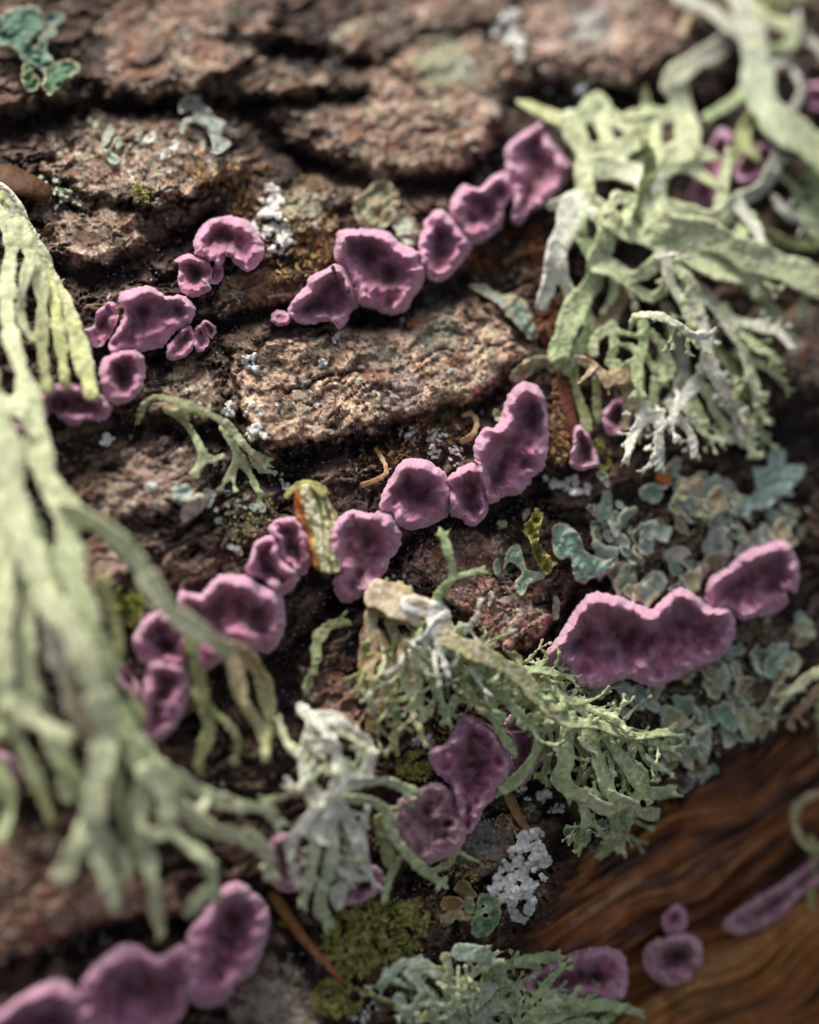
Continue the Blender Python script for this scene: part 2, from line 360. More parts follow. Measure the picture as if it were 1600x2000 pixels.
for cx, cy, r, c, a in [(870, 125, 75, (.34, .36, .22), .8), (1160, 50, 55, (.52, .50, .46), .75), (905, 130, 28, (.5, .54, .44), .7),
                        (735, 725, 30, (.30, .10, .055), .8), (790, 770, 60, (.40, .30, .27), .6), (880, 790, 50, (.36, .34, .15), .5),
                        (600, 400, 45, (.38, .37, .25), .7), (740, 690, 60, (.45, .39, .30), .5), (900, 1095, 55, (.11, .055, .04), .6),
                        (960, 1215, 60, (.33, .15, .12), .55), (1000, 1190, 40, (.44, .34, .28), .6), (540, 1350, 70, (.05, .03, .034), .8),
                        (640, 1340, 50, (.20, .085, .06), .7), (700, 1440, 40, (.28, .12, .04), .7), (950, 1650, 55, (.20, .22, .20), .7),
                        (520, 560, 60, (.22, .09, .05), .55), (330, 940, 60, (.40, .31, .27), .5), (250, 960, 40, (.36, .24, .2), .5),
                        (550, 1960, 70, (.30, .27, .22), .6), (420, 1750, 50, (.25, .11, .06), .5), (60, 1800, 60, (.28, .13, .08), .6),
                        (1060, 500, 50, (.16, .06, .03), .6), (1330, 650, 90, (.05, .03, .025), .6), (1500, 850, 110, (.03, .018, .018), .8),
                        (790, 1370, 50, (.10, .045, .02), .8), (850, 640, 60, (.30, .34, .24), .5), (1010, 1100, 40, (.30, .27, .17), .6)]:
    BC = tint(BC, cx, cy, r, c, a)
WD = ss(-6, 20, WSD)
BC = mix(BC, np.array([.07, .032, .02]), WD[..., None] * 0.8)

def box_blur(a, k):
    for ax in (0, 1):
        c = np.cumsum(np.concatenate([np.repeat(np.take(a, [0], ax), k + 1, ax), a, np.repeat(np.take(a, [-1], ax), k, ax)], ax), ax)
        n = a.shape[ax]
        a = (np.take(c, range(2 * k + 1, 2 * k + 1 + n), ax) - np.take(c, range(0, n), ax)) / (2 * k + 1)
    return a
HSURF = np.where(WSD > 40, np.maximum(HB, -118), HB)
HSM = box_blur(box_blur(HSURF, 6), 6)
def sample(arr, x, y):
    i = np.clip((np.asarray(x, float) - GX0) / GS, 0, arr.shape[0] - 1.001); j = np.clip((np.asarray(y, float) - GY0) / GS, 0, arr.shape[1] - 1.001)
    a = i.astype(int); b = j.astype(int); u = i - a; v = j - b
    return arr[a, b] * (1 - u) * (1 - v) + arr[a + 1, b] * u * (1 - v) + arr[a, b + 1] * (1 - u) * v + arr[a + 1, b + 1] * u * v
def bark_h(x, y): return sample(HSURF, x, y)
def bark_s(x, y): return sample(HSM, x, y)

def build_log():
    centre = ORG - R_LOG * (N0 @ BASIS)
    log = thing('fallen_log', 'fallen log with flaking pinkish brown bark and one strip of bare orange wood', 'log', (centre[0], centre[1], 0))
    base = np.array(log.location)
    V = to_world(PX, PY, HB)
    du = np.gradient(V, axis=0); dv = np.gradient(V, axis=1); Nn = np.cross(dv, du); Nn /= np.linalg.norm(Nn, axis=-1)[..., None]
    V = V.reshape(-1, 3) - base; Nn = Nn.reshape(-1, 3)
    if Nn[len(Nn) // 2].dot(B_BACK) < 0: Nn = -Nn
    n0, n1 = PX.shape
    i = np.arange(n0 - 1)[:, None] * n1 + np.arange(n1 - 1)[None]
    F = np.stack([i, i + 1, i + n1 + 1, i + n1], -1).reshape(-1, 4)
    keep = WSD[:-1, :-1].ravel() < 44
    pid = PID[:-1, :-1].ravel()
    C = BC.reshape(-1, 3)
    for k in range(-1, len(PLATES)):
        f = F[keep & (pid == k)]
        if len(f) < 20: continue
        used = np.unique(f); mp = np.zeros(len(V), np.int64); mp[used] = np.arange(len(used))
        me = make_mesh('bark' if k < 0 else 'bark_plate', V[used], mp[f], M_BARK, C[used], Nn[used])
        add_obj('bark' if k < 0 else 'bark_plate', me, log)
    # bare wood, one bark thickness deeper
    wx = np.arange(820, 2001, 4.0); wy = np.arange(1230, 2501, 4.0); X, Y = np.meshgrid(wx, wy, indexing='ij')
    al, ac = along_across(X, Y, 31); al2 = al + 20 * fbm2(X / 200, Y / 200, 2, 50); ac2 = ac + 26 * fbm2(X / 260, Y / 260, 2, 51)
    gr = fbm2(al2 / 260, ac2 / 16, 4, 52); gr2 = noise2(al2 / 150, ac2 / 5, 53)
    ridge = np.exp(-(line_d(X, Y, [(1000, 2120), (1240, 1990), (1420, 1895), (1600, 1800), (1900, 1640)]) / 60) ** 2)
    trench = np.exp(-(line_d(X, Y, [(1100, 2010), (1250, 1900), (1400, 1790), (1650, 1620)]) / 45) ** 2)
    H = -122 + 20 * gr + 4 * gr2 + 60 * ridge - 46 * trench + 14 * fbm2(X / 160, Y / 160, 3, 54)
    WV = to_world(X, Y, H).reshape(-1, 3) - base
    c = mix(np.array([.27, .095, .028]), np.array([.085, .028, .014]), ss(-.3, .5, fbm2(al2 / 400, ac2 / 60, 3, 55))[..., None])
    c = mix(c, np.array([.42, .18, .055]), ss(.05, .5, gr)[..., None] * .7)
    c = mix(c, np.array([.030, .014, .012]), ss(.12, .5, fbm2(al2 / 300, ac2 / 45, 3, 56))[..., None] * .85)
    c = mix(c, np.array([.46, .27, .14]), np.exp(-(line_d(X, Y, [(1120, 1800), (1250, 1715)]) / 7) ** 2)[..., None] * .8)
    c = mix(c, np.array([.38, .18, .045]), ridge[..., None] * .6)
    c = c * (1.2 + .35 * gr2[..., None])
    m1 = len(wy); i = np.arange(len(wx) - 1)[:, None] * m1 + np.arange(m1 - 1)[None]
    F2 = np.stack([i, i + 1, i + m1 + 1, i + m1], -1).reshape(-1, 4)
    w = add_obj('bare_wood', make_mesh('bare_wood', WV, F2, M_WOOD, c.reshape(-1, 3)), log); w['label'] = 'bare orange brown wood where the bark has come away'
    # the rest of the log: whole round trunk just below the detailed sheet
    nu, nt = 260, 380; u = np.linspace(-0.75, 0.75, nu); th = np.linspace(0, 2 * math.pi, nt, endpoint=False)
    U, T = np.meshgrid(u, th, indexing='ij'); c_ax = np.cross(A_AX, N0)
    ang = np.cos(T); X = U / PXM; Y = T * R_LOG / PXM
    rel = 9 * fbm2(X / 200, Y / 90, 4, 60) + 10 * fbm2(np.cos(T) * 6, np.sin(T) * 6, 3, 61)
    # drop a little behind the detailed sheet, deeper behind the bare wood
    P0 = -R_LOG * N0 + U[..., None] * A_AX + R_LOG * (np.cos(T)[..., None] * N0 + np.sin(T)[..., None] * np.cross(A_AX, N0))
    qx = 800 + P0[..., 0] * DIST / (DIST - P0[..., 2]) / PXM; qy = 1000 - P0[..., 1] * DIST / (DIST - P0[..., 2]) / PXM
    near = ss(10, 110, np.minimum(np.minimum(qx - GX0, GX1 - qx), np.minimum(qy - GY0, GY1 - qy))) * (np.cos(T) > 0.2)
    rr = R_LOG + PXM * (rel - 26 - 200 * near)
    ctr = -R_LOG * N0
    P = (ctr + U[..., None] * A_AX + rr[..., None] * (np.cos(T)[..., None] * N0 + np.sin(T)[..., None] * c_ax)) @ BASIS + ORG
    pmk = ss(-.1, .25, fbm2(X / 260, Y / 120, 3, 62))
    cc = bark_colour(X % 7000, Y, pmk, np.broadcast_to(np.array([.26, .18, .14]), U.shape + (3,)), np.zeros(U.shape), ss(.1, .3, fbm2(X / 300, Y / 200, 3, 63)), 0 * U, rel / 12, X, Y)
    V3 = P.reshape(-1, 3) - base
    i = np.arange(nu - 1)[:, None] * nt; j = np.arange(nt)[None]; jn = (j + 1) % nt
    F3 = np.stack([i + j, i + jn, i + nt + jn, i + nt + j], -1).reshape(-1, 4)
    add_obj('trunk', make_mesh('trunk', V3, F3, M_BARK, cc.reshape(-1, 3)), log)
    for e in (0, nu - 1):
        ring = V3[e * nt:(e + 1) * nt]; c0 = ring.mean(0)
        rings = [c0 + (ring - c0) * k for k in (1, .8, .6, .4, .2)] + [c0[None]]
        Vc = np.vstack(rings); fs = []; ft = []
        for k in range(4):
            a = k * nt + np.arange(nt); b = k * nt + (np.arange(nt) + 1) % nt
            fs.append(np.stack([a, b, b + nt, a + nt], -1))
        a = 4 * nt + np.arange(nt); b = 4 * nt + (np.arange(nt) + 1) % nt
        ft = np.stack([a, b, np.full(nt, 5 * nt)], -1)
        add_obj('cut_end', make_mesh('cut_end', Vc, [np.vstack(fs), ft], M_WOOD, np.tile(np.array([.24, .15, .08]), (len(Vc), 1))), log)
    return log
LOG = build_log()
# ------------------------------------------------------------------ ring-built sheets: fungus caps and leafy lichen lobes
def ring_sheet(outline, spine, n, ts, hfun, under, cren=0.0, cren_wl=14, seed=0):
    """closed sheet: rings from a spine to the outline; under = [(t, dh)] goes on round the edge and back below.
    returns V(px,py,h), faces, t per vertex, top flag"""
    O = catmull(outline, n)
    tan = np.roll(O, -1, 0) - np.roll(O, 1, 0); nor = np.stack([tan[:, 1], -tan[:, 0]], -1); nor /= np.linalg.norm(nor, axis=1)[:, None] + 1e-9
    area = 0.5 * np.sum(O[:, 0] * np.roll(O[:, 1], -1) - np.roll(O[:, 0], -1) * O[:, 1])
    if area < 0: nor = -nor
    if cren:
        s = np.arange(n) / n * 2 * math.pi; rad = (np.abs(np.diff(np.vstack([O, O[:1]]), axis=0)).sum()) / (2 * math.pi) / cren_wl
        O = O + nor * ((cren * (.45 + 1.1 * np.abs(fbm2(O[:, 0] / 60, O[:, 1] / 60, 2, 79)))) * fbm2(np.cos(s) * rad + seed * 3.1, np.sin(s) * rad + seed * 1.7, 3, 70))[:, None]
    sp = np.asarray(spine, float)
    if len(sp) < 2: sp = np.vstack([sp, sp + [1.5, 1.0]])
    m = max(6, int(np.linalg.norm(np.diff(sp, axis=0), axis=1).sum() / 5)); SP = catmull(sp, m, closed=False)
    idx = np.argmin(((O[:, None] - SP[None]) ** 2).sum(-1), 1)
    # smooth the assignment so that rings do not bunch
    f = np.exp(2j * math.pi * 0) ; x = SP[idx]
    k = max(2, n // 30)
    for _ in range(2):
        x = sum(np.roll(x, q, 0) for q in range(-k, k + 1)) / (2 * k + 1)
    idx = np.argmin(((x[:, None] - SP[None]) ** 2).sum(-1), 1); tgt = SP[idx]
    V = [np.concatenate([SP, np.zeros((m, 1))], 1)]; T = [np.zeros(m)]
    R_ = np.linalg.norm(O - tgt, axis=1); ED = [np.full(m, R_.mean())]
    V[0][:, 2] = hfun(SP[:, 0], SP[:, 1], np.zeros(m), np.zeros((m, 2)), ED[0])
    top = []
    for t in ts:
        p = tgt + (O - tgt) * t; e = R_ * (1 - t); ED.append(e); h = hfun(p[:, 0], p[:, 1], np.full(n, t), nor, e)
        V.append(np.column_stack([p, h])); T.append(np.full(n, t))
    hr = V[-1][:, 2]
    for t, dh, floor in under:
        p = tgt + (O - tgt) * t
        h = hr - dh
        if floor: h = np.minimum(h, bark_h(p[:, 0], p[:, 1]) - 6)
        V.append(np.column_stack([p, h])); T.append(np.full(n, 1.0 if not floor else 0.9)); ED.append(np.zeros(n))
    nr = len(ts) + len(under)
    a = m + np.arange(n); b = m + (np.arange(n) + 1) % n
    ia, ib = idx, np.roll(idx, -1)
    eq = ia == ib
    tri = np.stack([a[eq], b[eq], ia[eq]], -1); quad0 = np.stack([a[~eq], b[~eq], ib[~eq], ia[~eq]], -1)
    Q = [quad0]
    for r in range(nr - 1):
        o1 = r * n; Q.append(np.stack([a + o1 + n, b + o1 + n, b + o1, a + o1], -1))
    V = np.vstack(V); T = np.concatenate(T)
    Q = np.vstack(Q)
    if area < 0: Q = Q[:, ::-1]; tri = tri[:, ::-1]
    return V, [Q, tri], T, np.concatenate(ED)

TS = [.08, .16, .24, .32, .40, .47, .54, .60, .66, .71, .76, .80, .84, .87, .90, .925, .95, .97, .987, 1.0]
def fungus_cap(outline, spine, hi=46, lo=22, hc=7, seed=0, tone=0.0, dents=(), wr=1.0):
    """hi/lo: height of the rim on its upper and lower side, hc: height of the hollow; dents: (x,y,r,dh)"""
    per = np.linalg.norm(np.diff(np.vstack([outline, outline[:1]]).astype(float), axis=0), axis=1).sum()
    n = int(np.clip(per / 2.6, 56, 300))
    cx, cy = np.mean(outline, axis=0)
    base = lambda x, y: np.maximum(bark_s(x, y), bark_h(x, y) - 4)
    big = float(np.clip(per / 420, .7, 1.5))
    if not any(d[3] < 0 for d in dents) and per > 190:
        rr = random.Random(int(seed * 100)); q = catmull(np.asarray(spine, float), 9, closed=False) if len(spine) > 1 else np.array(spine, float)
        dents = list(dents) + [(float(q[rr.randrange(len(q))][0]) + rr.uniform(-6, 6), float(q[rr.randrange(len(q))][1]) + rr.uniform(-6, 6), rr.uniform(11, 18), -rr.uniform(7, 12)) for _ in range(2)]
    def hf(x, y, t, nor, e):
        up = 0.5 - 0.5 * nor[:, 1] - 0.15 * nor[:, 0]
        rim = lo + (hi - lo) * np.clip(up, 0, 1)
        rim = (rim + 20 * fbm2(x / 36 + seed, y / 36, 2, 71)) * 1.5
        R_ = e / np.maximum(1 - t, 1e-3); R_ = np.where(t > .995, 60, R_); lip = np.clip(.42 * R_, 8, 26); lip = np.where(t > .995, 18, lip)
        prof = ss(.02, 1.0, np.clip(t / np.maximum(1 - .62 * lip / np.maximum(R_, 12), .35), 0, 1)) ** mix(1.0, 1.5, np.clip(up, 0, 1)); prof = np.where(t > .995, 1, prof)
        u = np.clip((lip - e) / lip, 0, 1); prof = prof - 0.55 * u ** 2.2          # the margin rolls over
        h = bark_s(x, y) * (1 - .25 * t) + .25 * t * bark_s(np.full_like(x, cx), np.full_like(y, cy)) + hc + 12 + (rim - hc) * prof
        z = 1 - t ** 3
        h = h + wr * z * (15 * big * fbm2(x / (38 * big) + seed * 2.3, y / (38 * big), 3, 72) + 7 * (1 - 2 * np.abs(noise2(x / 26, y / 26 + seed, 73)))) + wr * 1.2 * noise2(x / 9, y / 9, 74)
        for dx, dy, r, dh in dents: h = h + dh * (1.9 if dh < 0 else 1.4) * np.exp(-((x - dx) ** 2 + (y - dy) ** 2) / (r * r))
        return np.maximum(h, bark_h(x, y) + 2 + 3 * t)
    V, F, T, E = ring_sheet(outline, spine, n, TS, hf, [(1.006, 4, False), (1.004, 9, False), (.985, 14, False), (.92, 20, False), (.72, 34, True)], 3.3, 13, seed)
    x, y = V[:, 0], V[:, 1]
    nn = fbm2(x / 26 + seed, y / 26, 3, 75); n2 = noise2(x / 6, y / 6, 76)
    t = np.clip(T + .10 * nn, 0, 1.05)
    # the fertile layer is darker towards its centre, paler on the growing margin
    ew = np.clip(.55 * E.max(), 16, 36)
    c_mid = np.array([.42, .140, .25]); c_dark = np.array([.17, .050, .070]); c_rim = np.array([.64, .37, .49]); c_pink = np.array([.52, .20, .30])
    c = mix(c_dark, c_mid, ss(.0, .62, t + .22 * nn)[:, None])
    for dx, dy, r, dh in dents:  # painted shade: darkens the colour over each sunken dent to deepen the hollows
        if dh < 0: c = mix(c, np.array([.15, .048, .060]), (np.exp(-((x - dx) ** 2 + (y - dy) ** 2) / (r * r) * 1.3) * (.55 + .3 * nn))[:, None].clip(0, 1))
    c = mix(c, c_pink, (ss(-.1, .5, nn) * .5)[:, None])
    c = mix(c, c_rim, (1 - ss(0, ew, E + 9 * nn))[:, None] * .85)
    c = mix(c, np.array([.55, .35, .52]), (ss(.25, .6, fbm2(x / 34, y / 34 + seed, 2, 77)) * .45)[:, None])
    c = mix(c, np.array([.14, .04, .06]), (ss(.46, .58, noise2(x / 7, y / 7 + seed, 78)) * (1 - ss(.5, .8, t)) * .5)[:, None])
    c = c * (1 + .10 * n2[:, None])
    if tone: c = mix(c, c.mean(1, keepdims=True) * np.array([1.12, .80, .74]), tone)
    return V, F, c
CAPV = []
def cap_h(x, y):
    A = np.vstack(CAPV); d = np.hypot(A[:, 0] - x, A[:, 1] - y); k = np.argsort(d)[:8]; return A[k, 2].max()
def fungus(label, caps, group=None):
    """caps: list of (outline, spine, kwargs)"""
    o0 = np.mean(caps[0][0], axis=0); b = to_world(o0[0], o0[1], bark_s(o0[0], o0[1]))
    root = thing('purple_bracket_fungus', label, 'fungus', b, group)
    for i, (O, sp, kw) in enumerate(caps):
        kw = dict(kw); kw.setdefault('seed', (int(abs(O[0][0]) * 7 + O[0][1] * 3) % 97) * .37)
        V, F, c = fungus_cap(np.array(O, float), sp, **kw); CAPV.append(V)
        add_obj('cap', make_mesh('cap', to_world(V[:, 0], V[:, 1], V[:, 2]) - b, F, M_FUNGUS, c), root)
    return root
A1 = [(447, 422), (425, 425), (404, 432), (387, 452), (379, 472), (378, 485), (384, 499), (401, 503), (416, 512), (426, 520), (434, 518), (437, 506), (444, 499), (455, 510), (464, 520), (483, 530), (500, 521), (512, 505), (516, 487), (509, 463), (497, 443), (477, 428)]
A2 = [(340, 511), (347, 503), (365, 496), (380, 499), (404, 505), (413, 517), (416, 535), (411, 550), (413, 563), (404, 572), (386, 580), (371, 580), (353, 566), (348, 547), (350, 529), (350, 517)]
A3 = [(420, 518), (434, 520), (437, 534), (433, 547), (418, 556), (408, 546), (411, 530)]
fungus('round purple bracket fungus with two small caps below it, beside the lumpy white crust', [
    (A1, [(428, 462), (447, 474), (468, 480)], dict(hi=40, lo=34, hc=12, dents=[(438, 492, 14, 20), (446, 470, 12, -10), (434, 458, 10, -6)])),
    (A2, [(376, 524), (384, 540)], dict(hi=34, lo=26, hc=10, dents=[(398, 546, 10, 12)])), (A3, [(422, 536)], dict(hi=16, lo=14, hc=12))])
B1 = [(277, 559), (240, 570), (231, 587), (242, 606), (232, 637), (212, 672), (225, 692), (262, 690), (290, 684), (319, 677), (337, 654), (360, 639), (379, 622), (380, 596), (356, 577), (326, 578), (300, 562)]
B2 = [(214, 589), (187, 611), (184, 634), (166, 645), (169, 664), (191, 679), (217, 654), (231, 622), (229, 600)]
B3 = [(362, 639), (330, 671), (324, 694), (339, 705), (371, 690), (381, 664), (377, 643)]
B4 = [(386, 634), (375, 656), (382, 682), (397, 686), (408, 667), (402, 641)]
B5 = [(401, 624), (392, 634), (409, 662), (423, 649), (416, 632)]
fungus('purple bracket fungus of five crowded frilly lobes under the two round caps', [
    (B1, [(262, 632), (295, 608), (345, 602)], dict(hi=50, lo=26, hc=12, dents=[(300, 635, 16, 14), (318, 622, 14, 12), (268, 640, 14, -8)])),
    (B2, [(206, 612), (190, 650)], dict(hi=30, lo=18, hc=22)), (B3, [(344, 684), (362, 662)], dict(hi=32, lo=20, hc=10)),
    (B4, [(392, 650), (393, 670)], dict(hi=28, lo=18, hc=10)), (B5, [(408, 638), (411, 648)], dict(hi=24, lo=16, hc=10))])
B6 = [(225, 690), (199, 703), (195, 742), (208, 776), (225, 791), (259, 780), (281, 750), (284, 709), (272, 688), (248, 682)]
B7 = [(75, 769), (116, 746), (157, 752), (199, 770), (217, 799), (202, 822), (168, 820), (146, 833), (116, 819), (101, 804), (84, 828), (72, 799)]
B8 = [(19, 776), (45, 766), (74, 778), (88, 800), (84, 840), (60, 872), (36, 862), (20, 815)]
fungus('single oval purple cap hanging below the crowded frilly lobes', [(B6, [(238, 716), (244, 745)], dict(hi=50, lo=30, hc=8))])
fungus('low purple fungus with wavy edge, half behind the large pale lichen', [(B7, [(112, 785), (175, 795)], dict(hi=42, lo=26, hc=8)), (B8, [(50, 805), (55, 840)], dict(hi=26, lo=16, hc=14))])
C1 = [(668, 448), (708, 447), (754, 451), (776, 470), (816, 492), (822, 512), (832, 526), (828, 546), (820, 566), (804, 586), (797, 604), (776, 614), (750, 613), (732, 604), (704, 596), (694, 578), (686, 550), (678, 528), (664, 514), (653, 506), (654, 484), (659, 460)]
C2 = [(652, 516), (636, 526), (606, 540), (596, 560), (576, 580), (562, 604), (570, 620), (584, 632), (604, 634), (636, 628), (652, 631), (662, 644), (678, 628), (688, 606), (700, 598), (699, 580), (692, 556), (682, 530), (668, 518)]
C2n = [(530, 613), (545, 605), (564, 612), (568, 628), (548, 637), (532, 629)]
fungus('largest purple bracket with angular hollow and a smaller wrinkled lobe carrying a dark speck', [
    (C1, [(700, 488), (735, 512), (765, 545)], dict(hi=62, lo=34, hc=9, dents=[(742, 570, 34, 10), (760, 535, 18, -12), (722, 490, 20, -10), (672, 470, 10, 14)])),
    (C2, [(604, 604), (630, 590), (655, 560)], dict(hi=52, lo=28, hc=9, dents=[(626, 590, 16, -10), (636, 550, 14, 8)])), (C2n, [(548, 621)], dict(hi=14, lo=12, hc=14))])
C3 = [(835, 425), (860, 409), (882, 426), (910, 450), (921, 482), (905, 510), (872, 545), (845, 549), (823, 522), (817, 482), (825, 450)]
C4 = [(885, 385), (905, 361), (935, 368), (960, 345), (985, 335), (1005, 350), (1010, 380), (987, 402), (980, 440), (950, 468), (925, 477), (905, 458), (888, 432), (879, 408)]
C5 = [(985, 300), (1000, 274), (1040, 247), (1062, 239), (1072, 268), (1097, 300), (1120, 330), (1102, 362), (1066, 400), (1036, 415), (1015, 440), (998, 426), (1004, 390), (994, 350)]
fungus('chain of three ruffled purple brackets climbing towards the netted grey green lichen', [
    (C3, [(862, 470), (856, 505)], dict(hi=44, lo=30, hc=8)), (C4, [(925, 425), (945, 400), (965, 380)], dict(hi=44, lo=30, hc=8, dents=[(935, 395, 10, 10)])),
    (C5, [(1035, 295), (1050, 335), (1035, 375)], dict(hi=54, lo=34, hc=9, dents=[(1040, 300, 22, -8)]))])
D1 = [(776, 910), (799, 895), (833, 898), (856, 915), (874, 933), (879, 964), (878, 999), (859, 1016), (833, 1029), (799, 1035), (779, 1025), (764, 1005), (744, 996), (743, 973), (756, 944), (767, 927)]
D2 = [(874, 935), (897, 915), (920, 904), (943, 915), (957, 938), (951, 973), (954, 996), (937, 1022), (917, 1028), (900, 1013), (880, 1005), (876, 968)]
D3 = [(995, 769), (1017, 747), (1046, 751), (1061, 769), (1070, 806), (1072, 850), (1068, 892), (1062, 915), (1040, 933), (1017, 964), (983, 970), (974, 979), (954, 982), (943, 950), (931, 915), (925, 892), (928, 864), (943, 838), (969, 833), (983, 800)]
fungus('fuzzy purple cup fungus joined to a deeply folded ruffle beside the crumbly debris', [
    (D1, [(796, 950), (812, 968), (832, 966)], dict(hi=54, lo=36, hc=6, dents=[(812, 962, 20, -8)])), (D2, [(914, 952), (924, 984)], dict(hi=48, lo=32, hc=6, dents=[(918, 962, 18, -8)])),
    (D3, [(1042, 805), (1025, 845), (995, 890), (962, 940)], dict(hi=64, lo=32, hc=8, dents=[(1045, 830, 26, -12), (1010, 890, 15, 16), (975, 905, 14, -8)]))])
fungus('small purple lobe between the crumbly debris and the yellow green moss', [([(1126, 830), (1148, 846), (1160, 872), (1171, 904), (1155, 914), (1132, 919), (1114, 906), (1118, 868)], [(1138, 862), (1144, 896)], dict(hi=34, lo=26, hc=8))])
fungus('smooth purple lobe tucked under the hanging lichen tips', [([(1188, 792), (1213, 776), (1236, 790), (1240, 820), (1215, 846), (1190, 849), (1177, 820)], [(1208, 805), (1206, 826)], dict(hi=24, lo=18, hc=16))])
E1 = [(664, 1009), (685, 996), (711, 1000), (728, 1003), (745, 998), (766, 1011), (779, 1030), (785, 1054), (777, 1077), (762, 1094), (755, 1115), (736, 1135), (728, 1154), (700, 1169), (683, 1178), (664, 1172), (651, 1149), (653, 1128), (664, 1111), (646, 1090), (640, 1050), (648, 1024)]
E2 = [(524, 1039), (532, 1020), (553, 1011), (579, 1011), (598, 1028), (608, 1086), (604, 1111), (590, 1124), (573, 1111), (549, 1090), (544, 1056)]
E3 = [(543, 1052), (524, 1046), (498, 1060), (488, 1090), (479, 1111), (490, 1126), (513, 1132), (530, 1148), (552, 1165), (580, 1140), (585, 1122), (566, 1107), (549, 1088)]
fungus('ear shaped purple bracket behind the yellow bud husk', [(E1, [(702, 1038), (708, 1085), (692, 1135)], dict(hi=46, lo=32, hc=10, dents=[(722, 1048, 18, -10), (680, 1100, 14, 12), (738, 1020, 12, 6)]))])
fungus('pair of pinched purple brackets left of the yellow bud husk', [(E2, [(558, 1045), (578, 1080)], dict(hi=44, lo=28, hc=6)), (E3, [(512, 1085), (530, 1115), (552, 1132)], dict(hi=42, lo=28, hc=9, dents=[(555, 1135, 16, 10)]))])
E4 = [(350, 1155), (390, 1160), (412, 1138), (435, 1122), (480, 1125), (510, 1143), (548, 1160), (558, 1200), (552, 1240), (530, 1273), (500, 1272), (462, 1265), (425, 1297), (395, 1313), (370, 1292), (360, 1245), (350, 1200)]
E5 = [(300, 1196), (270, 1225), (259, 1260), (278, 1296), (320, 1303), (360, 1302), (372, 1250), (352, 1208), (328, 1197)]
E6 = [(290, 1295), (280, 1350), (274, 1415), (300, 1451), (332, 1432), (366, 1376), (371, 1335), (355, 1299), (322, 1292)]
E7 = [(225, 1285), (250, 1308), (276, 1350), (270, 1378), (240, 1347), (226, 1318)]
fungus('broad white edged purple fungus crossed by a drooping lichen strap', [(E4, [(392, 1205), (440, 1190), (500, 1205)], dict(hi=44, lo=38, hc=10, dents=[(465, 1195, 20, 8), (495, 1225, 12, -6)])),
    (E5, [(308, 1240), (330, 1265)], dict(hi=46, lo=26, hc=7)), (E6, [(322, 1335), (308, 1395)], dict(hi=40, lo=30, hc=10, dents=[(312, 1370, 16, 10)])), (E7, [(250, 1325)], dict(hi=26, lo=20, hc=12))])
F1 = [(1060, 1284), (1088, 1246), (1113, 1205), (1138, 1172), (1167, 1156), (1212, 1167), (1254, 1184), (1274, 1190), (1295, 1168), (1332, 1148), (1365, 1168), (1383, 1182), (1431, 1192), (1434, 1246), (1406, 1287), (1352, 1308), (1282, 1341), (1229, 1326), (1196, 1335), (1163, 1345), (1121, 1335), (1102, 1311), (1076, 1302)]
F2 = [(1381, 1178), (1386, 1130), (1423, 1106), (1456, 1077), (1493, 1064), (1534, 1056), (1552, 1081), (1561, 1120), (1556, 1158), (1538, 1152), (1539, 1176), (1517, 1196), (1476, 1206), (1451, 1212), (1430, 1200)]
fungus('long wavy purple shelf fungus lying across the blue green leafy lichen', [
    (F1, [(1140, 1250), (1200, 1250), (1290, 1250), (1370, 1230)], dict(hi=72, lo=30, hc=8, dents=[(1215, 1222, 36, -16), (1330, 1205, 26, -16), (1140, 1240, 12, -14), (1270, 1215, 16, 22), (1180, 1280, 16, -8), (1250, 1300, 26, 8), (1390, 1190, 14, -10)])),
    (F2, [(1425, 1160), (1470, 1130), (1510, 1115)], dict(hi=56, lo=34, hc=9))])
G1_ = [(902, 1393), (889, 1417), (872, 1449), (846, 1460), (837, 1476), (844, 1496), (856, 1514), (876, 1530), (889, 1556), (897, 1598), (909, 1629), (925, 1618), (941, 1594), (945, 1579), (966, 1560), (985, 1536), (1004, 1502), (993, 1472), (970, 1427), (947, 1412), (923, 1397)]
G2_ = [(818, 1540), (854, 1529), (880, 1543), (899, 1571), (907, 1605), (909, 1639), (899, 1656), (880, 1672), (850, 1684), (826, 1687), (801, 1668), (779, 1631), (770, 1605), (775, 1567), (797, 1549)]
fungus('wet dark violet wrinkled fungus with a brownish curled lobe beside the moss ball', [
    (G1_, [(932, 1445), (925, 1490), (912, 1545), (916, 1590)], dict(hi=46, lo=26, hc=9, wr=1.9, dents=[(960, 1460, 18, -14), (912, 1455, 10, -12), (905, 1525, 12, 16), (950, 1475, 12, 12)])),
    (G2_, [(835, 1590), (850, 1625)], dict(hi=30, lo=20, hc=12, wr=1.2, tone=.5, dents=[(852, 1592, 14, 20), (858, 1618, 11, 20), (880, 1622, 9, 18), (872, 1608, 8, -16)]))])
fungus('purple fungus half hidden behind the tangled green lichen', [([(985, 1412), (1012, 1392), (1048, 1418), (1062, 1470), (1044, 1512), (1010, 1538), (992, 1505), (1002, 1460)], [(1025, 1440), (1028, 1490)], dict(hi=26, lo=18, hc=8))])
fungus('thin purple fungus edge peeping out under the long wavy shelf', [([(1062, 1344), (1085, 1338), (1110, 1352), (1132, 1362), (1126, 1378), (1095, 1374), (1068, 1362)], [(1085, 1355), (1110, 1364)], dict(hi=22, lo=16, hc=10))])
fungus('flat lilac fungus edge under the whitish lichen clump above the moss', [([(648, 1742), (690, 1702), (728, 1690), (748, 1702), (749, 1736), (712, 1760), (680, 1770), (652, 1772)], [(690, 1735), (715, 1725)], dict(hi=22, lo=18, hc=14))])
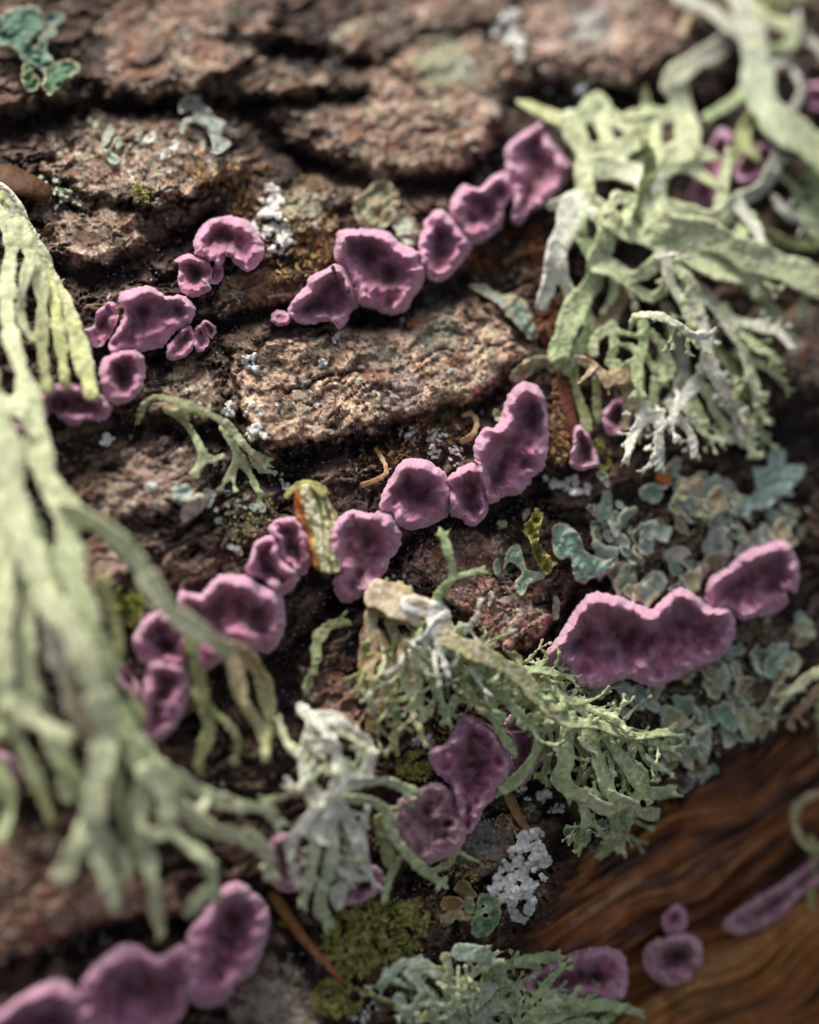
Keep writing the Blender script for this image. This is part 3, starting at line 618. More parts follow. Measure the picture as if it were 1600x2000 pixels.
fungus('dull brownish purple fungus behind the base of the conifer needle', [([(528, 1640), (560, 1625), (590, 1665), (600, 1720), (575, 1742), (540, 1735), (520, 1690)], [(560, 1665), (562, 1710)], dict(hi=22, lo=16, hc=12, tone=.5))])
H1 = [(430, 1736), (465, 1722), (495, 1743), (526, 1780), (517, 1845), (492, 1902), (462, 1922), (445, 1952), (396, 1968), (364, 1940), (368, 1880), (366, 1825), (400, 1780)]
H2 = [(160, 1918), (220, 1855), (262, 1843), (310, 1868), (358, 1843), (380, 1880), (372, 1940), (355, 1988), (300, 2028), (200, 2032), (160, 1985)]
H3 = [(-20, 1990), (50, 1940), (110, 1914), (150, 1933), (172, 1980), (165, 2035), (50, 2066), (-40, 2060), (-60, 2015)]
fungus('big frilly purple fungus row beside the conifer needle and the wide dark crevice', [
    (H1, [(455, 1790), (445, 1840), (420, 1890)], dict(hi=60, lo=40, hc=10, dents=[(430, 1830, 18, -14), (450, 1860, 12, -8), (410, 1905, 22, 10)])),
    (H2, [(225, 1935), (290, 1925), (330, 1930)], dict(hi=60, lo=30, hc=10, dents=[(255, 1925, 22, -12)])), (H3, [(40, 2000), (110, 1985)], dict(hi=52, lo=26, hc=10))])
fungus('blurred purple fungus showing through the netted lichen, left lobe', [([(1345, 372), (1362, 335), (1385, 290), (1405, 250), (1428, 262), (1430, 310), (1412, 350), (1402, 395), (1372, 412), (1348, 398)], [(1405, 290), (1378, 370)], dict(hi=26, lo=20, hc=12))])
fungus('purple fungus below the thick grey green strap of lichen', [([(1432, 330), (1460, 290), (1500, 278), (1520, 296), (1512, 335), (1480, 358), (1446, 360)], [(1460, 325), (1495, 312)], dict(hi=30, lo=20, hc=8))])
fungus('patch of purple fungus at the log edge beside the pale curled lichen strip', [([(1572, 170), (1600, 162), (1640, 178), (1650, 205), (1610, 214), (1580, 206)], [(1600, 188), (1625, 190)], dict(hi=24, lo=18, hc=10))])
fungus('small purple fungus lobe low down beside the drooping lichen straps', [([(-30, 1480), (5, 1468), (32, 1492), (36, 1530), (12, 1560), (-25, 1545)], [(0, 1505), (4, 1530)], dict(hi=30, lo=22, hc=12))])
fungus('angular purple fungus on the bare wood behind the frilly grey green lichen', [([(1060, 1888), (1095, 1876), (1125, 1857), (1195, 1851), (1223, 1878), (1224, 1935), (1200, 1962), (1150, 1952), (1100, 1958), (1030, 1956), (1012, 1920)], [(1090, 1915), (1180, 1900)], dict(hi=44, lo=34, hc=16))])
fungus('round purple cap with brownish centre on the bare wood', [([(1265, 1845), (1308, 1826), (1358, 1827), (1373, 1870), (1357, 1914), (1306, 1926), (1265, 1902), (1256, 1870)], [(1305, 1872), (1325, 1868)], dict(hi=38, lo=34, hc=10, tone=.35)), ([(1298, 1782), (1326, 1766), (1343, 1790), (1335, 1817), (1302, 1822), (1292, 1802)], [(1315, 1795)], dict(hi=26, lo=20, hc=22))])
fungus('dull purple fungus patch in the shadow along the bare wood', [([(1415, 1797), (1475, 1755), (1540, 1715), (1600, 1668), (1650, 1650), (1640, 1700), (1565, 1752), (1522, 1800), (1466, 1822), (1420, 1822)], [(1460, 1790), (1530, 1750), (1600, 1695)], dict(hi=36, lo=26, hc=12, tone=.3))])
fungus('sliver of purple fungus below the round cap on the bare wood', [([(1240, 1985), (1270, 1950), (1302, 1938), (1298, 1962), (1278, 1990), (1252, 2010)], [(1265, 1980), (1285, 1960)], dict(hi=22, lo=18, hc=12, tone=.2))])
# ------------------------------------------------------------------ strap lichens: smooth-blended flattened straps, meshed with surface nets
def surface_net(f):
    """naive surface nets; returns verts in grid units, quads"""
    s = f < 0
    c = np.zeros(tuple(d - 1 for d in f.shape), np.int8)
    sl = [slice(0, -1), slice(1, None)]
    for i in (0, 1):
        for j in (0, 1):
            for k in (0, 1): c += s[sl[i], sl[j], sl[k]]
    act = (c > 0) & (c < 8)
    ids = np.argwhere(act); n = len(ids)
    lut = np.full(c.shape, -1, np.int64); lut[act] = np.arange(n)
    acc = np.zeros((n, 3)); cnt = np.zeros(n)
    corners = [(i, j, k) for i in (0, 1) for j in (0, 1) for k in (0, 1)]
    val = {q: f[ids[:, 0] + q[0], ids[:, 1] + q[1], ids[:, 2] + q[2]] for q in corners}
    for q in corners:
        for ax in range(3):
            if q[ax]: continue
            r = list(q); r[ax] = 1; r = tuple(r)
            a, b = val[q], val[r]; x = (a < 0) != (b < 0)
            t = np.where(x, a / np.where(x, a - b, 1), 0)
            p = np.array(q, float)[None] + np.zeros((n, 1)); p[:, ax] += t
            acc += p * x[:, None]; cnt += x
    V = ids + acc / np.maximum(cnt, 1)[:, None]
    Q = []
    for ax in range(3):
        o = [a for a in range(3) if a != ax]
        a = np.take(s, range(0, s.shape[ax] - 1), ax); b = np.take(s, range(1, s.shape[ax]), ax)
        e = np.argwhere(a != b)
        e = e[(e[:, o[0]] > 0) & (e[:, o[1]] > 0) & (e[:, o[0]] < s.shape[o[0]] - 1) & (e[:, o[1]] < s.shape[o[1]] - 1)]
        if not len(e): continue
        def cell(d0, d1):
            p = e.copy(); p[:, o[0]] -= d0; p[:, o[1]] -= d1
            return lut[p[:, 0], p[:, 1], p[:, 2]]
        q = np.stack([cell(1, 1), cell(0, 1), cell(0, 0), cell(1, 0)], -1)
        flip = a[e[:, 0], e[:, 1], e[:, 2]] ^ (ax == 1)
        q[~flip] = q[~flip][:, ::-1]
        Q.append(q)
    return V, np.vstack(Q)
class Straps:
    def __init__(self, seed=1, ws=1.2): self.ws = ws; self.kcur = None; self.segs = []; self.nb = 0; self.rnd = random.Random(seed)
    def seg(self, A, B, wa, wb, flat, roll, chan, col, bid): self.segs.append((np.array(A, float), np.array(B, float), wa, wb, flat, roll, chan, np.array(col, float), bid, self.kcur))
    def path(self, P, w0, w1, col, bid=None, flat=.34, roll=None, chan=.25, col2=None, wob=1.0, absolute=False):
        """P: (px,py,h above bark) ; one branch"""
        if bid is None: bid = self.nb; self.nb += 1
        P = np.array(P, float); w0 *= self.ws; w1 *= self.ws
        if not absolute: P[:, 2] += bark_s(P[:, 0], P[:, 1])
        L = np.linalg.norm(np.diff(P[:, :2], axis=0), axis=1).sum()
        n = max(3, int(L / 13)); Q = catmull(P, n + 1, closed=False)
        r = self.rnd
        roll = r.uniform(-.5, .5) if roll is None else roll
        ph = r.uniform(0, 9)
        for i in range(n):
            t0, t1 = i / n, (i + 1) / n
            wv = lambda t: (w0 + (w1 - w0) * t) * (1 + .16 * wob * math.sin(ph + t * L / 17) + .12 * wob * math.sin(2.3 * ph + t * L / 7.5))
            c = np.array(col) if col2 is None else mix(np.array(col, float), np.array(col2, float), t0)
            self.seg(Q[i], Q[i + 1], wv(t0), wv(t1), flat, roll + .35 * math.sin(ph + t0 * 5), chan, c, bid)
        return bid, Q
    def fork(self, p, ang, w, ln, col, bid, depth=1, spread=.6, drop=0, flat=.40):
        """dichotomous tip; p in absolute (px,py,h)"""
        r = self.rnd
        k = 2 if r.random() < .75 else 3
        for i in range(k):
            a = ang + (i - (k - 1) / 2) * spread * r.uniform(.8, 1.5) + r.uniform(-.15, .15); l = ln * r.uniform(.65, 1.25)
            q = np.array(p) + np.array([math.cos(a) * l, math.sin(a) * l, r.uniform(-.35, .25) * l - drop])
            m = (np.array(p) + q) / 2 + np.array([r.uniform(-.1, .1) * l, r.uniform(-.1, .1) * l, r.uniform(0, .12) * l])
            self.seg(p, m, w, w * .75, flat, r.uniform(-.7, .7), .2, col, bid); self.seg(m, q, w * .75, w * (.55 if depth else .35), flat, r.uniform(-.7, .7), .2, col, bid)
            if depth > 0: self.fork(q, a, w * .6, ln * .62, col, bid, depth - 1, spread, drop, flat)
    def spurs(self, Q, w, ln, col, bid, dens=.05, depth=0):
        r = self.rnd; acc = 0
        for i in range(1, len(Q) - 1):
            acc += np.linalg.norm(Q[i, :2] - Q[i - 1, :2]) * dens
            if acc > r.random() + .3:
                acc = 0; t = Q[i + 1] - Q[i - 1]; a = math.atan2(t[1], t[0]) + r.choice((-1, 1)) * r.uniform(.6, 1.3)
                self.fork(Q[i], a, w, ln * r.uniform(.6, 1.2), col, bid, depth, .7)
    def build(self, name, label, cat, vox=3.0, k=7.0, rough=1.2, group=None, mat=None, part='branch', tan=.25):
        A = np.array([s[0] for s in self.segs]); B = np.array([s[1] for s in self.segs])
        wmax = max(max(s[2], s[3]) for s in self.segs)
        lo = np.minimum(A, B).min(0) - wmax * 1.6 - 16 - 3 * vox; hi = np.maximum(A, B).max(0) + wmax * 1.6 + 16 + 3 * vox
        dims = np.ceil((hi - lo) / vox).astype(int) + 1
        f = np.full(dims, 30., np.float32); best = np.full(dims, 1e9, np.float32); who = np.full(dims, -1, np.int16)
        k_all = k
        for si, (a, b, wa, wb, flat, roll, chan, col, bid, kc) in enumerate(self.segs):
            k = kc or k_all
            m = max(wa, wb) * 1.25 + k + 2 * vox
            i0 = np.maximum(((np.minimum(a, b) - m - lo) / vox).astype(int), 0); i1 = np.minimum(((np.maximum(a, b) + m - lo) / vox).astype(int) + 2, dims)
            X, Y, Z = [lo[d] + vox * np.arange(i0[d], i1[d], dtype=np.float32) for d in range(3)]
            e = b - a; L = max(np.linalg.norm(e), 1e-6); t = e / L
            up = np.array([math.sin(roll) * -t[1], math.sin(roll) * t[0], math.cos(roll)]); up = up - t * up.dot(t); up /= np.linalg.norm(up) + 1e-9
            sd = np.cross(up, t)
            dx = (X - a[0])[:, None, None]; dy = (Y - a[1])[None, :, None]; dz = (Z - a[2])[None, None, :]
            u = dx * t[0] + dy * t[1] + dz * t[2]; q = dx * sd[0] + dy * sd[1] + dz * sd[2]; z = dx * up[0] + dy * up[1] + dz * up[2]
            tt = np.clip(u / L, 0, 1); w = wa + (wb - wa) * tt; ex = u - tt * L
            zz = (z - chan * (q * q) / np.maximum(w, 1) + chan * w * .3) / flat
            d = (np.sqrt(ex * ex + q * q + zz * zz) - w)
            sl = tuple(slice(i0[c], i1[c]) for c in range(3))
            g = f[sl]; hh = np.clip(.5 + .5 * (d - g) / k, 0, 1)
            f[sl] = d * (1 - hh) + g * hh - k * hh * (1 - hh)
            bb = best[sl]; mk = d < bb; bb[mk] = d[mk]; who[sl][mk] = si
        V, Q = surface_net(f)
        ci = np.clip(np.round(V).astype(int), 0, dims - 1); seg = who[ci[:, 0], ci[:, 1], ci[:, 2]]; seg = np.maximum(seg, 0)
        P = lo + V * vox
        col = np.array([s[7] for s in self.segs])[seg]; bid = np.array([s[8] for s in self.segs])[seg]
        # average colours and positions with neighbours
        for it in range(2):
            acc = np.zeros_like(col); pc = np.zeros_like(P); n = np.zeros(len(P))
            for i in range(4):
                for j in (1, 3):
                    src = Q[:, (i + j) % 4]; n += np.bincount(Q[:, i], minlength=len(P))
                    for c_ in range(3):
                        acc[:, c_] += np.bincount(Q[:, i], col[src, c_], len(P))
                        if it == 0: pc[:, c_] += np.bincount(Q[:, i], P[src, c_], len(P))
            n = np.maximum(n, 1)[:, None]
            col = .4 * col + .6 * acc / n
            if it == 0: P = .6 * P + .4 * pc / n
        x, y, z = P.T
        W_ = to_world(x, y, z)
        nrm = np.zeros_like(W_)
        fn = np.cross(W_[Q[:, 2]] - W_[Q[:, 0]], W_[Q[:, 3]] - W_[Q[:, 1]])
        for i in range(4):
            for c_ in range(3): nrm[:, c_] += np.bincount(Q[:, i], fn[:, c_], len(W_))
        if (fn * (W_[Q[:, 0]] - W_.mean(0))).sum() < 0: Q = Q[:, ::-1]; nrm = -nrm
        nrm /= np.linalg.norm(nrm, axis=1)[:, None] + 1e-12
        bumpy = rough * (noise3(x / 9, y / 9, z / 9, 80) + .7 * noise3(x / 4.5, y / 4.5, z / 4.5, 81) + 1.3 * noise3(x / 24, y / 24, z / 24, 82))
        W_ = W_ + nrm * (bumpy * PXM)[:, None]
        fn = np.cross(W_[Q[:, 2]] - W_[Q[:, 0]], W_[Q[:, 3]] - W_[Q[:, 1]]); nrm[:] = 0
        for i in range(4):
            for c_ in range(3): nrm[:, c_] += np.bincount(Q[:, i], fn[:, c_], len(W_))
        nrm /= np.linalg.norm(nrm, axis=1)[:, None] + 1e-12
        n1 = noise3(x / 45, y / 45, z / 45, 83); n2 = noise3(x / 12, y / 12, z / 12, 84); n3 = noise3(x / 5, y / 5, z / 5, 85)
        col = col * (1 + .22 * n1 + .16 * n2 + .12 * n3)[:, None]
        if tan is not None: col = mix(col, np.array([.62, .62, .54]), (ss(.12, .5, n2 + .4 * n3) * .45)[:, None])
        if tan: col = mix(col, np.array([.40, .29, .16]), (ss(.25, .55, noise3(x / 30, y / 30, z / 30, 86)) * tan)[:, None])
        if tan: col = mix(col, np.array([.17, .20, .09]), (ss(.22, .5, noise3(x / 18, y / 18, z / 18, 87)) * .4)[:, None])
        b0 = self.segs[0][0]; base = to_world(b0[0], b0[1], bark_s(b0[0], b0[1]))
        fb = bid[Q[:, 0]]
        if len(np.unique(fb)) == 1:
            return tag(add_obj(name, make_mesh(name, W_ - base, Q, mat or M_STRAP, col, nrm), None, base), label, cat, group)
        root = thing(name, label, cat, base, group)
        for k_ in np.unique(fb):
            q = Q[fb == k_]
            if len(q) < 6: continue
            used = np.unique(q); mp = np.zeros(len(W_), np.int64); mp[used] = np.arange(len(used))
            add_obj(part, make_mesh(part, W_[used] - base, mp[q], mat or M_STRAP, col[used], nrm[used]), root)
        return root
PALE = (.58, .63, .37); GREEN = (.40, .49, .25); WHITE = (.74, .74, .62); GREY = (.50, .50, .42); TAN = (.46, .34, .20); BROWN = (.30, .18, .08); OLIVE = (.33, .36, .15); YEL = (.50, .53, .23)

def lichen_right():
    s = Straps(3, 1.45); r = s.rnd; s.kcur = 15
    def B(P, w0, w1, col, h0, h1=None, hm=None, tip=1, sp=.0, col2=None, **kw):
        h1 = h0 if h1 is None else h1; n = len(P)
        pts = [(x, y, h0 + (h1 - h0) * i / (n - 1) + (4 * (hm - (h0 + h1) / 2) * (i / (n - 1)) * (1 - i / (n - 1)) if hm else 0)) for i, (x, y) in enumerate(P)]
        bid, Q = s.path(pts, w0, w1, col, col2=col2, **kw)
        if tip:
            t = Q[-1] - Q[-3]; s.fork(Q[-1], math.atan2(t[1], t[0]), w1 * .8, 17 + w1, col2 or col, bid, tip - 1, .75)
        if sp: s.spurs(Q, max(3.0, w1 * .5), 26, col2 or col, bid, sp * 1.2, 1)
        elif tip and h0 > 50: s.spurs(Q, 3.4, 14, col2 or col, bid, .016, 0)
        return bid
    # stalk from above and the webbed net
    B([(1432, 62), (1395, 97), (1350, 123), (1316, 152), (1327, 184), (1337, 223), (1343, 249), (1340, 290)], 11, 13, GREY, 18, 95, 70, 0, col2=PALE)
    B([(1340, 285), (1372, 300), (1402, 308)], 9, 4, PALE, 95, 85, tip=0)
    B([(1338, 292), (1310, 305), (1278, 298)], 15, 12, PALE, 95, 100, tip=0)
    B([(1335, 300), (1352, 330), (1405, 366)], 12, 5, PALE, 96, 84, tip=0)
    B([(1330, 300), (1300, 326), (1272, 365), (1277, 405)], 15, 16, PALE, 97, 105, tip=0)
    B([(1277, 405), (1337, 424), (1405, 425), (1442, 390), (1487, 364), (1517, 311)], 16, 8, PALE, 105, 80, tip=1, col2=GREY)
    B([(1405, 427), (1414, 380), (1418, 345), (1424, 302)], 9, 4, PALE, 100, 120, tip=1)
    B([(1442, 392), (1457, 420), (1480, 450), (1487, 470)], 8, 4, WHITE, 100, 112, tip=1)
    B([(1015, 200), (1052, 217), (1105, 236), (1131, 228), (1165, 190)], 7, 6, YEL, 70, 95, tip=0, col2=PALE)
    B([(1105, 238), (1140, 228), (1165, 200), (1195, 225), (1230, 238), (1277, 232)], 10, 10, PALE, 92, 96, tip=0)
    B([(1115, 236), (1132, 270), (1150, 300), (1202, 298), (1240, 274), (1277, 232)], 14, 11, PALE, 94, 98, tip=0)
    B([(1178, 222), (1184, 260), (1186, 295)], 9, 9, PALE, 95, 96, tip=0)
    B([(1277, 232), (1278, 262), (1280, 298)], 8, 8, PALE, 97, 97, tip=0)
    B([(1225, 236), (1240, 226), (1277, 225), (1325, 225)], 8, 9, PALE, 90, 92, tip=0)
    B([(1270, 228), (1262, 200), (1262, 166)], 7, 3, PALE, 95, 100, tip=0)
    B([(1205, 236), (1225, 250), (1240, 262)], 7, 5, PALE, 96, 98, tip=0)
    B([(1148, 302), (1142, 337), (1150, 382), (1180, 420)], 10, 13, PALE, 95, 108, tip=0)
    B([(1142, 335), (1175, 325), (1210, 330), (1262, 352), (1280, 385)], 12, 14, PALE, 96, 106, tip=0, col2=WHITE)
    B([(1150, 310), (1200, 318), (1245, 310), (1290, 310)], 9, 9, GREEN, 70, 80, tip=0)
    B([(1180, 420), (1210, 442), (1262, 461), (1337, 487), (1375, 512), (1412, 525), (1450, 538)], 12, 14, PALE, 110, 100, tip=2, col2=PALE)
    B([(1180, 420), (1145, 398), (1112, 394), (1080, 401)], 12, 8, WHITE, 108, 80, tip=0)
    B([(1115, 396), (1109, 442), (1086, 487), (1079, 525), (1060, 585)], 13, 9, WHITE, 95, 62, tip=1)
    B([(1110, 440), (1090, 500), (1110, 560), (1128, 590)], 9, 8, WHITE, 90, 60, tip=1)
    B([(1124, 410), (1130, 450), (1152, 487), (1165, 500)], 10, 9, GREEN, 92, 92, tip=0)
    B([(1182, 424), (1184, 461), (1169, 506), (1160, 547), (1127, 594), (1105, 650), (1092, 690)], 11, 13, PALE, 112, 60, tip=1, col2=GREEN)
    B([(1127, 594), (1150, 640), (1118, 700), (1112, 717)], 11, 6, GREEN, 70, 50, tip=1)
    B([(1277, 400), (1300, 435), (1375, 452), (1431, 480), (1487, 508), (1562, 536), (1640, 580)], 18, 15, PALE, 108, 70, 118, tip=2)
    B([(1440, 490), (1455, 440), (1470, 420)], 10, 6, GREEN, 95, 90, tip=0)
    B([(1255, 412), (1259, 367), (1270, 330), (1266, 300), (1259, 281)], 9, 5, OLIVE, 110, 190, tip=2)
    B([(1245, 400), (1222, 385), (1202, 390), (1191, 406)], 8, 5, PALE, 115, 150, tip=1)
    B([(1235, 400), (1225, 414), (1227, 432)], 6, 4, PALE, 118, 140, tip=1)
    B([(1262, 461), (1295, 452), (1337, 466), (1385, 470)], 8, 10, PALE, 112, 108, tip=0)
    s.ws = 1.2; s.kcur = None
    # second tier
    B([(1165, 520), (1195, 522), (1225, 541), (1262, 530), (1300, 500), (1345, 490)], 13, 12, PALE, 104, 108, tip=0)
    B([(1200, 530), (1202, 564), (1184, 601)], 9, 5, PALE, 104, 80, tip=1)
    B([(1228, 543), (1234, 562), (1240, 592)], 10, 7, PALE, 106, 110, tip=1)
    B([(1238, 560), (1270, 580), (1297, 566), (1305, 530)], 9, 8, PALE, 108, 110, tip=0)
    B([(1296, 500), (1311, 552), (1330, 590), (1352, 632)], 9, 7, GREY, 115, 140, tip=1, col2=PALE, sp=.02)
    B([(1300, 515), (1319, 518), (1345, 545), (1364, 575), (1371, 612)], 10, 6, PALE, 110, 100, tip=1)
    B([(1285, 520), (1285, 505), (1300, 498), (1325, 496)], 7, 4, GREY, 140, 185, tip=2)
    B([(1217, 570), (1187, 624), (1150, 665), (1131, 690)], 14, 17, TAN, 60, 45, tip=0, col2=TAN)
    B([(1255, 622), (1259, 665), (1246, 708), (1247, 748)], 8, 9, GREEN, 130, 120, tip=2)
    B([(1258, 662), (1240, 654), (1214, 650)], 6, 4, GREEN, 128, 132, tip=1)
    B([(1252, 690), (1228, 676), (1212, 672)], 6, 4, GREEN, 125, 128, tip=1)
    B([(1260, 655), (1272, 652), (1296, 680), (1311, 725), (1297, 742)], 8, 7, GREEN, 125, 100, tip=1)
    B([(1255, 700), (1264, 698), (1278, 722)], 7, 5, GREEN, 122, 115, tip=1)
    B([(1245, 705), (1225, 710), (1210, 718)], 6, 4, GREEN, 120, 120, tip=0)
    B([(1195, 636), (1199, 680), (1188, 706), (1205, 712)], 9, 7, GREEN, 90, 80, tip=1)
    B([(1160, 690), (1161, 661), (1185, 645), (1200, 640)], 7, 7, PALE, 80, 90, tip=0)
    B([(1128, 698), (1161, 717), (1187, 740), (1225, 733), (1250, 728)], 6, 14, TAN, 110, 80, tip=0)
    B([(1161, 715), (1145, 735), (1127, 750)], 7, 3, TAN, 110, 125, tip=0)
    B([(1170, 725), (1185, 750), (1190, 770)], 10, 3, TAN, 105, 100, tip=0)
    B([(1200, 735), (1225, 765), (1225, 800), (1221, 826)], 12, 5, TAN, 75, 60, tip=1)
    B([(1245, 735), (1247, 770), (1252, 812), (1245, 850)], 11, 7, TAN, 75, 60, tip=1, col2=PALE)
    B([(1232, 642), (1240, 620), (1277, 616), (1319, 631), (1352, 654), (1376, 654)], 5, 6, PALE, 210, 200, 235, tip=2, flat=.6, col2=WHITE)
    B([(1310, 628), (1315, 645), (1311, 658)], 7, 4, PALE, 220, 230, tip=2)
    B([(1350, 652), (1343, 670), (1345, 688)], 6, 3, PALE, 205, 205, tip=1)
    B([(1355, 655), (1362, 675), (1376, 685)], 5, 3, PALE, 205, 210, tip=1)
    # right fan
    B([(1330, 560), (1375, 640), (1381, 705), (1360, 747), (1330, 785), (1312, 822)], 12, 8, GREY, 90, 130, tip=2, sp=.015, col2=WHITE)
    B([(1381, 700), (1405, 745), (1426, 776), (1442, 830)], 12, 7, GREY, 115, 100, tip=2, sp=.015)
    B([(1350, 580), (1394, 672), (1431, 718), (1450, 760)], 13, 11, OLIVE, 60, 55, tip=1)
    B([(1360, 560), (1415, 620), (1442, 668), (1465, 732), (1476, 762), (1480, 798)], 11, 9, GREY, 95, 80, tip=2, col2=PALE, sp=.015)
    B([(1345, 545), (1380, 586), (1412, 605), (1442, 627), (1480, 637), (1521, 650), (1544, 676)], 10, 6, PALE, 85, 95, tip=1, sp=.02, col2=WHITE)
    B([(1440, 630), (1470, 672), (1505, 690), (1516, 702)], 9, 5, PALE, 88, 78, tip=1, sp=.02, col2=GREEN)
    B([(1440, 690), (1465, 702), (1510, 728), (1537, 760)], 8, 4, GREEN, 80, 70, tip=1, sp=.02)
    B([(1300, 600), (1330, 690), (1335, 740), (1310, 780)], 12, 9, GREY, 60, 60, tip=1)
    B([(1300, 700), (1280, 760), (1275, 810)], 11, 9, PALE, 60, 60, tip=1)
    B([(1262, 790), (1262, 811), (1240, 845), (1226, 890)], 9, 6, WHITE, 95, 100, tip=1, sp=.03)
    B([(1255, 808), (1275, 815), (1290, 808), (1289, 860), (1289, 905)], 8, 7, WHITE, 95, 95, tip=1, sp=.03)
    B([(1289, 890), (1272, 905), (1259, 916)], 6, 4, WHITE, 95, 100, tip=1)
    B([(1310, 790), (1330, 819), (1352, 852), (1356, 882)], 9, 6, WHITE, 95, 90, tip=1, sp=.03)
    B([(1345, 800), (1375, 845), (1394, 856), (1431, 860)], 9, 5, PALE, 88, 80, tip=2, sp=.03)
    B([(1400, 770), (1430, 800), (1454, 850), (1465, 872)], 9, 6, WHITE, 85, 75, tip=2, sp=.03, col2=PALE)
    B([(1430, 780), (1469, 819), (1491, 852)], 8, 6, GREEN, 75, 65, tip=2, sp=.03)
    B([(1380, 760), (1395, 800), (1420, 830)], 9, 6, PALE, 80, 80, tip=2, sp=.03)
    B([(1350, 780), (1370, 810), (1380, 830)], 9, 6, GREEN, 70, 70, tip=2, sp=.03)
    B([(1118, 700), (1127, 762), (1142, 811), (1150, 838)], 9, 7, OLIVE, 40, 22, tip=0, col2=YEL)
    B([(1165, 740), (1165, 780), (1169, 822)], 9, 6, OLIVE, 35, 20, tip=0)
    B([(1440, 500), (1470, 560), (1520, 612), (1530, 640)], 11, 7, GREEN, 50, 45, tip=2, sp=.02)
    B([(1540, 530), (1575, 560), (1566, 612)], 9, 6, GREEN, 70, 60, tip=1)
    B([(1450, 520), (1476, 541), (1500, 556)], 8, 4, PALE, 105, 115, tip=2)
    B([(1510, 380), (1540, 420), (1590, 440), (1620, 450)], 7, 6, GREY, 75, 70, tip=1, sp=.02)
    B([(1520, 340), (1545, 360), (1570, 400), (1600, 470)], 7, 6, GREEN, 60, 50, tip=1, sp=.02)
    B([(1585, 300), (1600, 380), (1590, 460)], 14, 12, GREEN, 45, 40, tip=0)
    B([(1480, 440), (1530, 470), (1580, 480)], 10, 8, OLIVE, 40, 40, tip=1)
    return s.build('strap_lichen', 'netted grey green strap lichen with a fringed hanging beard of pale tips', 'lichen', vox=2.6, k=7, rough=1.5)
lichen_right()

def lichen_simple(seed, label, branches, vox=3.5, k=8, rough=1.2, tan=.25, name='strap_lichen', ws=1.2, flat=.34, tangle=(), spread=0, **kw):
    s = Straps(seed, ws)
    for br in branches:
        P, w0, w1, col, h0, h1 = br[:6]; o = br[6] if len(br) > 6 else {}
        n = len(P); hm = o.get('hm'); dh = s.rnd.uniform(-spread, spread) if spread and len(P) > 4 else 0
        h0 += dh * .3; h1 += dh; hm = hm + dh if hm else hm
        pts = [(x, y, h0 + (h1 - h0) * i / (n - 1) + (4 * (hm - (h0 + h1) / 2) * (i / (n - 1)) * (1 - i / (n - 1)) if hm else 0)) for i, (x, y) in enumerate(P)]
        bid, Q = s.path(pts, w0, w1, col, col2=o.get('col2'), flat=o.get('flat', flat))
        c2 = o.get('col2') or col
        if o.get('tip', 1):
            t = Q[-1] - Q[-3]; s.fork(Q[-1], math.atan2(t[1], t[0]), w1 * .8, o.get('ln', 14 + 1.2 * w1), c2, bid, o.get('tip', 1) - 1, .75)
        if o.get('sp'): s.spurs(Q, max(3.2, w1 * o.get('sw', .6)), o.get('sl', 22), c2, bid, o['sp'], o.get('sd', 0))
    for (cx, cy, rx, ry, n, h0, h1, cols, ang) in tangle:       # short curled branchlets filling the clump
        r = s.rnd
        for _ in range(n):
            a = r.uniform(0, 6.28); q = math.sqrt(r.random()); x = cx + rx * q * math.cos(a); y = cy + ry * q * math.sin(a)
            d = ang + r.gauss(0, .9); L = r.uniform(22, 60); h = r.uniform(h0, h1); k2 = r.uniform(-.9, .9)
            P = [(x, y, h)]
            for i in range(3):
                d += k2 * .5; x += math.cos(d) * L / 3; y += math.sin(d) * L / 3; h = max(6, h + r.uniform(-12, 14)); P.append((x, y, h))
            w = r.uniform(3.4, 6.5); c = cols[r.randrange(len(cols))]
            bid, Q = s.path(P, w, w * .7, c, flat=r.uniform(.35, .6), roll=r.uniform(-1, 1))
            t = Q[-1] - Q[-3]; s.fork(Q[-1], math.atan2(t[1], t[0]), w * .65, r.uniform(10, 18), c, bid, 1 if r.random() < .5 else 0, .8)
    return s.build(name, label, 'lichen', vox=vox, k=k, rough=rough, tan=tan, **kw)
T0 = dict(tip=0)
lichen_simple(5, 'thick grey green strap lichen with a looped branch at the log edge', [
    ([(1440, -70), (1456, 8), (1474, 79), (1482, 144), (1490, 197), (1519, 236), (1561, 268), (1610, 300), (1690, 350)], 20, 27, GREY, 60, 90, dict(tip=0, hm=95, col2=GREEN)),
    ([(1462, 175), (1427, 202), (1386, 226)], 11, 7, GREEN, 80, 80, dict(tip=1)),
    ([(1475, 225), (1456, 249), (1448, 283), (1434, 318)], 12, 7, YEL, 75, 60, T0), ([(1450, 280), (1465, 295), (1486, 314)], 9, 6, YEL, 66, 60, T0),
    ([(1470, 96), (1505, 96), (1534, 92), (1553, 68), (1542, 50), (1508, 42), (1480, 22)], 9, 10, PALE, 85, 95, T0),
    ([(1553, 140), (1564, 178), (1546, 218)], 6, 6, WHITE, 70, 60, T0), ([(1553, 70), (1580, 76), (1615, 108)], 9, 8, GREY, 80, 70, dict(tip=1)),
    ([(1440, 60), (1416, 44), (1379, 14), (1330, 0)], 13, 8, GREY, 50, 40, dict(tip=1, sp=.02)), ([(1380, 15), (1345, 30), (1335, 60)], 8, 6, TAN, 40, 30, dict(tip=1)),
    ([(1553, 66), (1560, 40), (1558, 16)], 7, 5, GREY, 90, 85, T0), ([(1480, 30), (1520, 0), (1580, -20)], 14, 10, OLIVE, 60, 60, dict(tip=1, sp=.02)),
    ([(1456, 10), (1430, -10), (1400, -40)], 12, 8, YEL, 60, 60, dict(tip=1)), ([(1545, 118), (1520, 125), (1495, 120)], 8, 9, GREY, 70, 80, T0),
], vox=4.2, k=12)
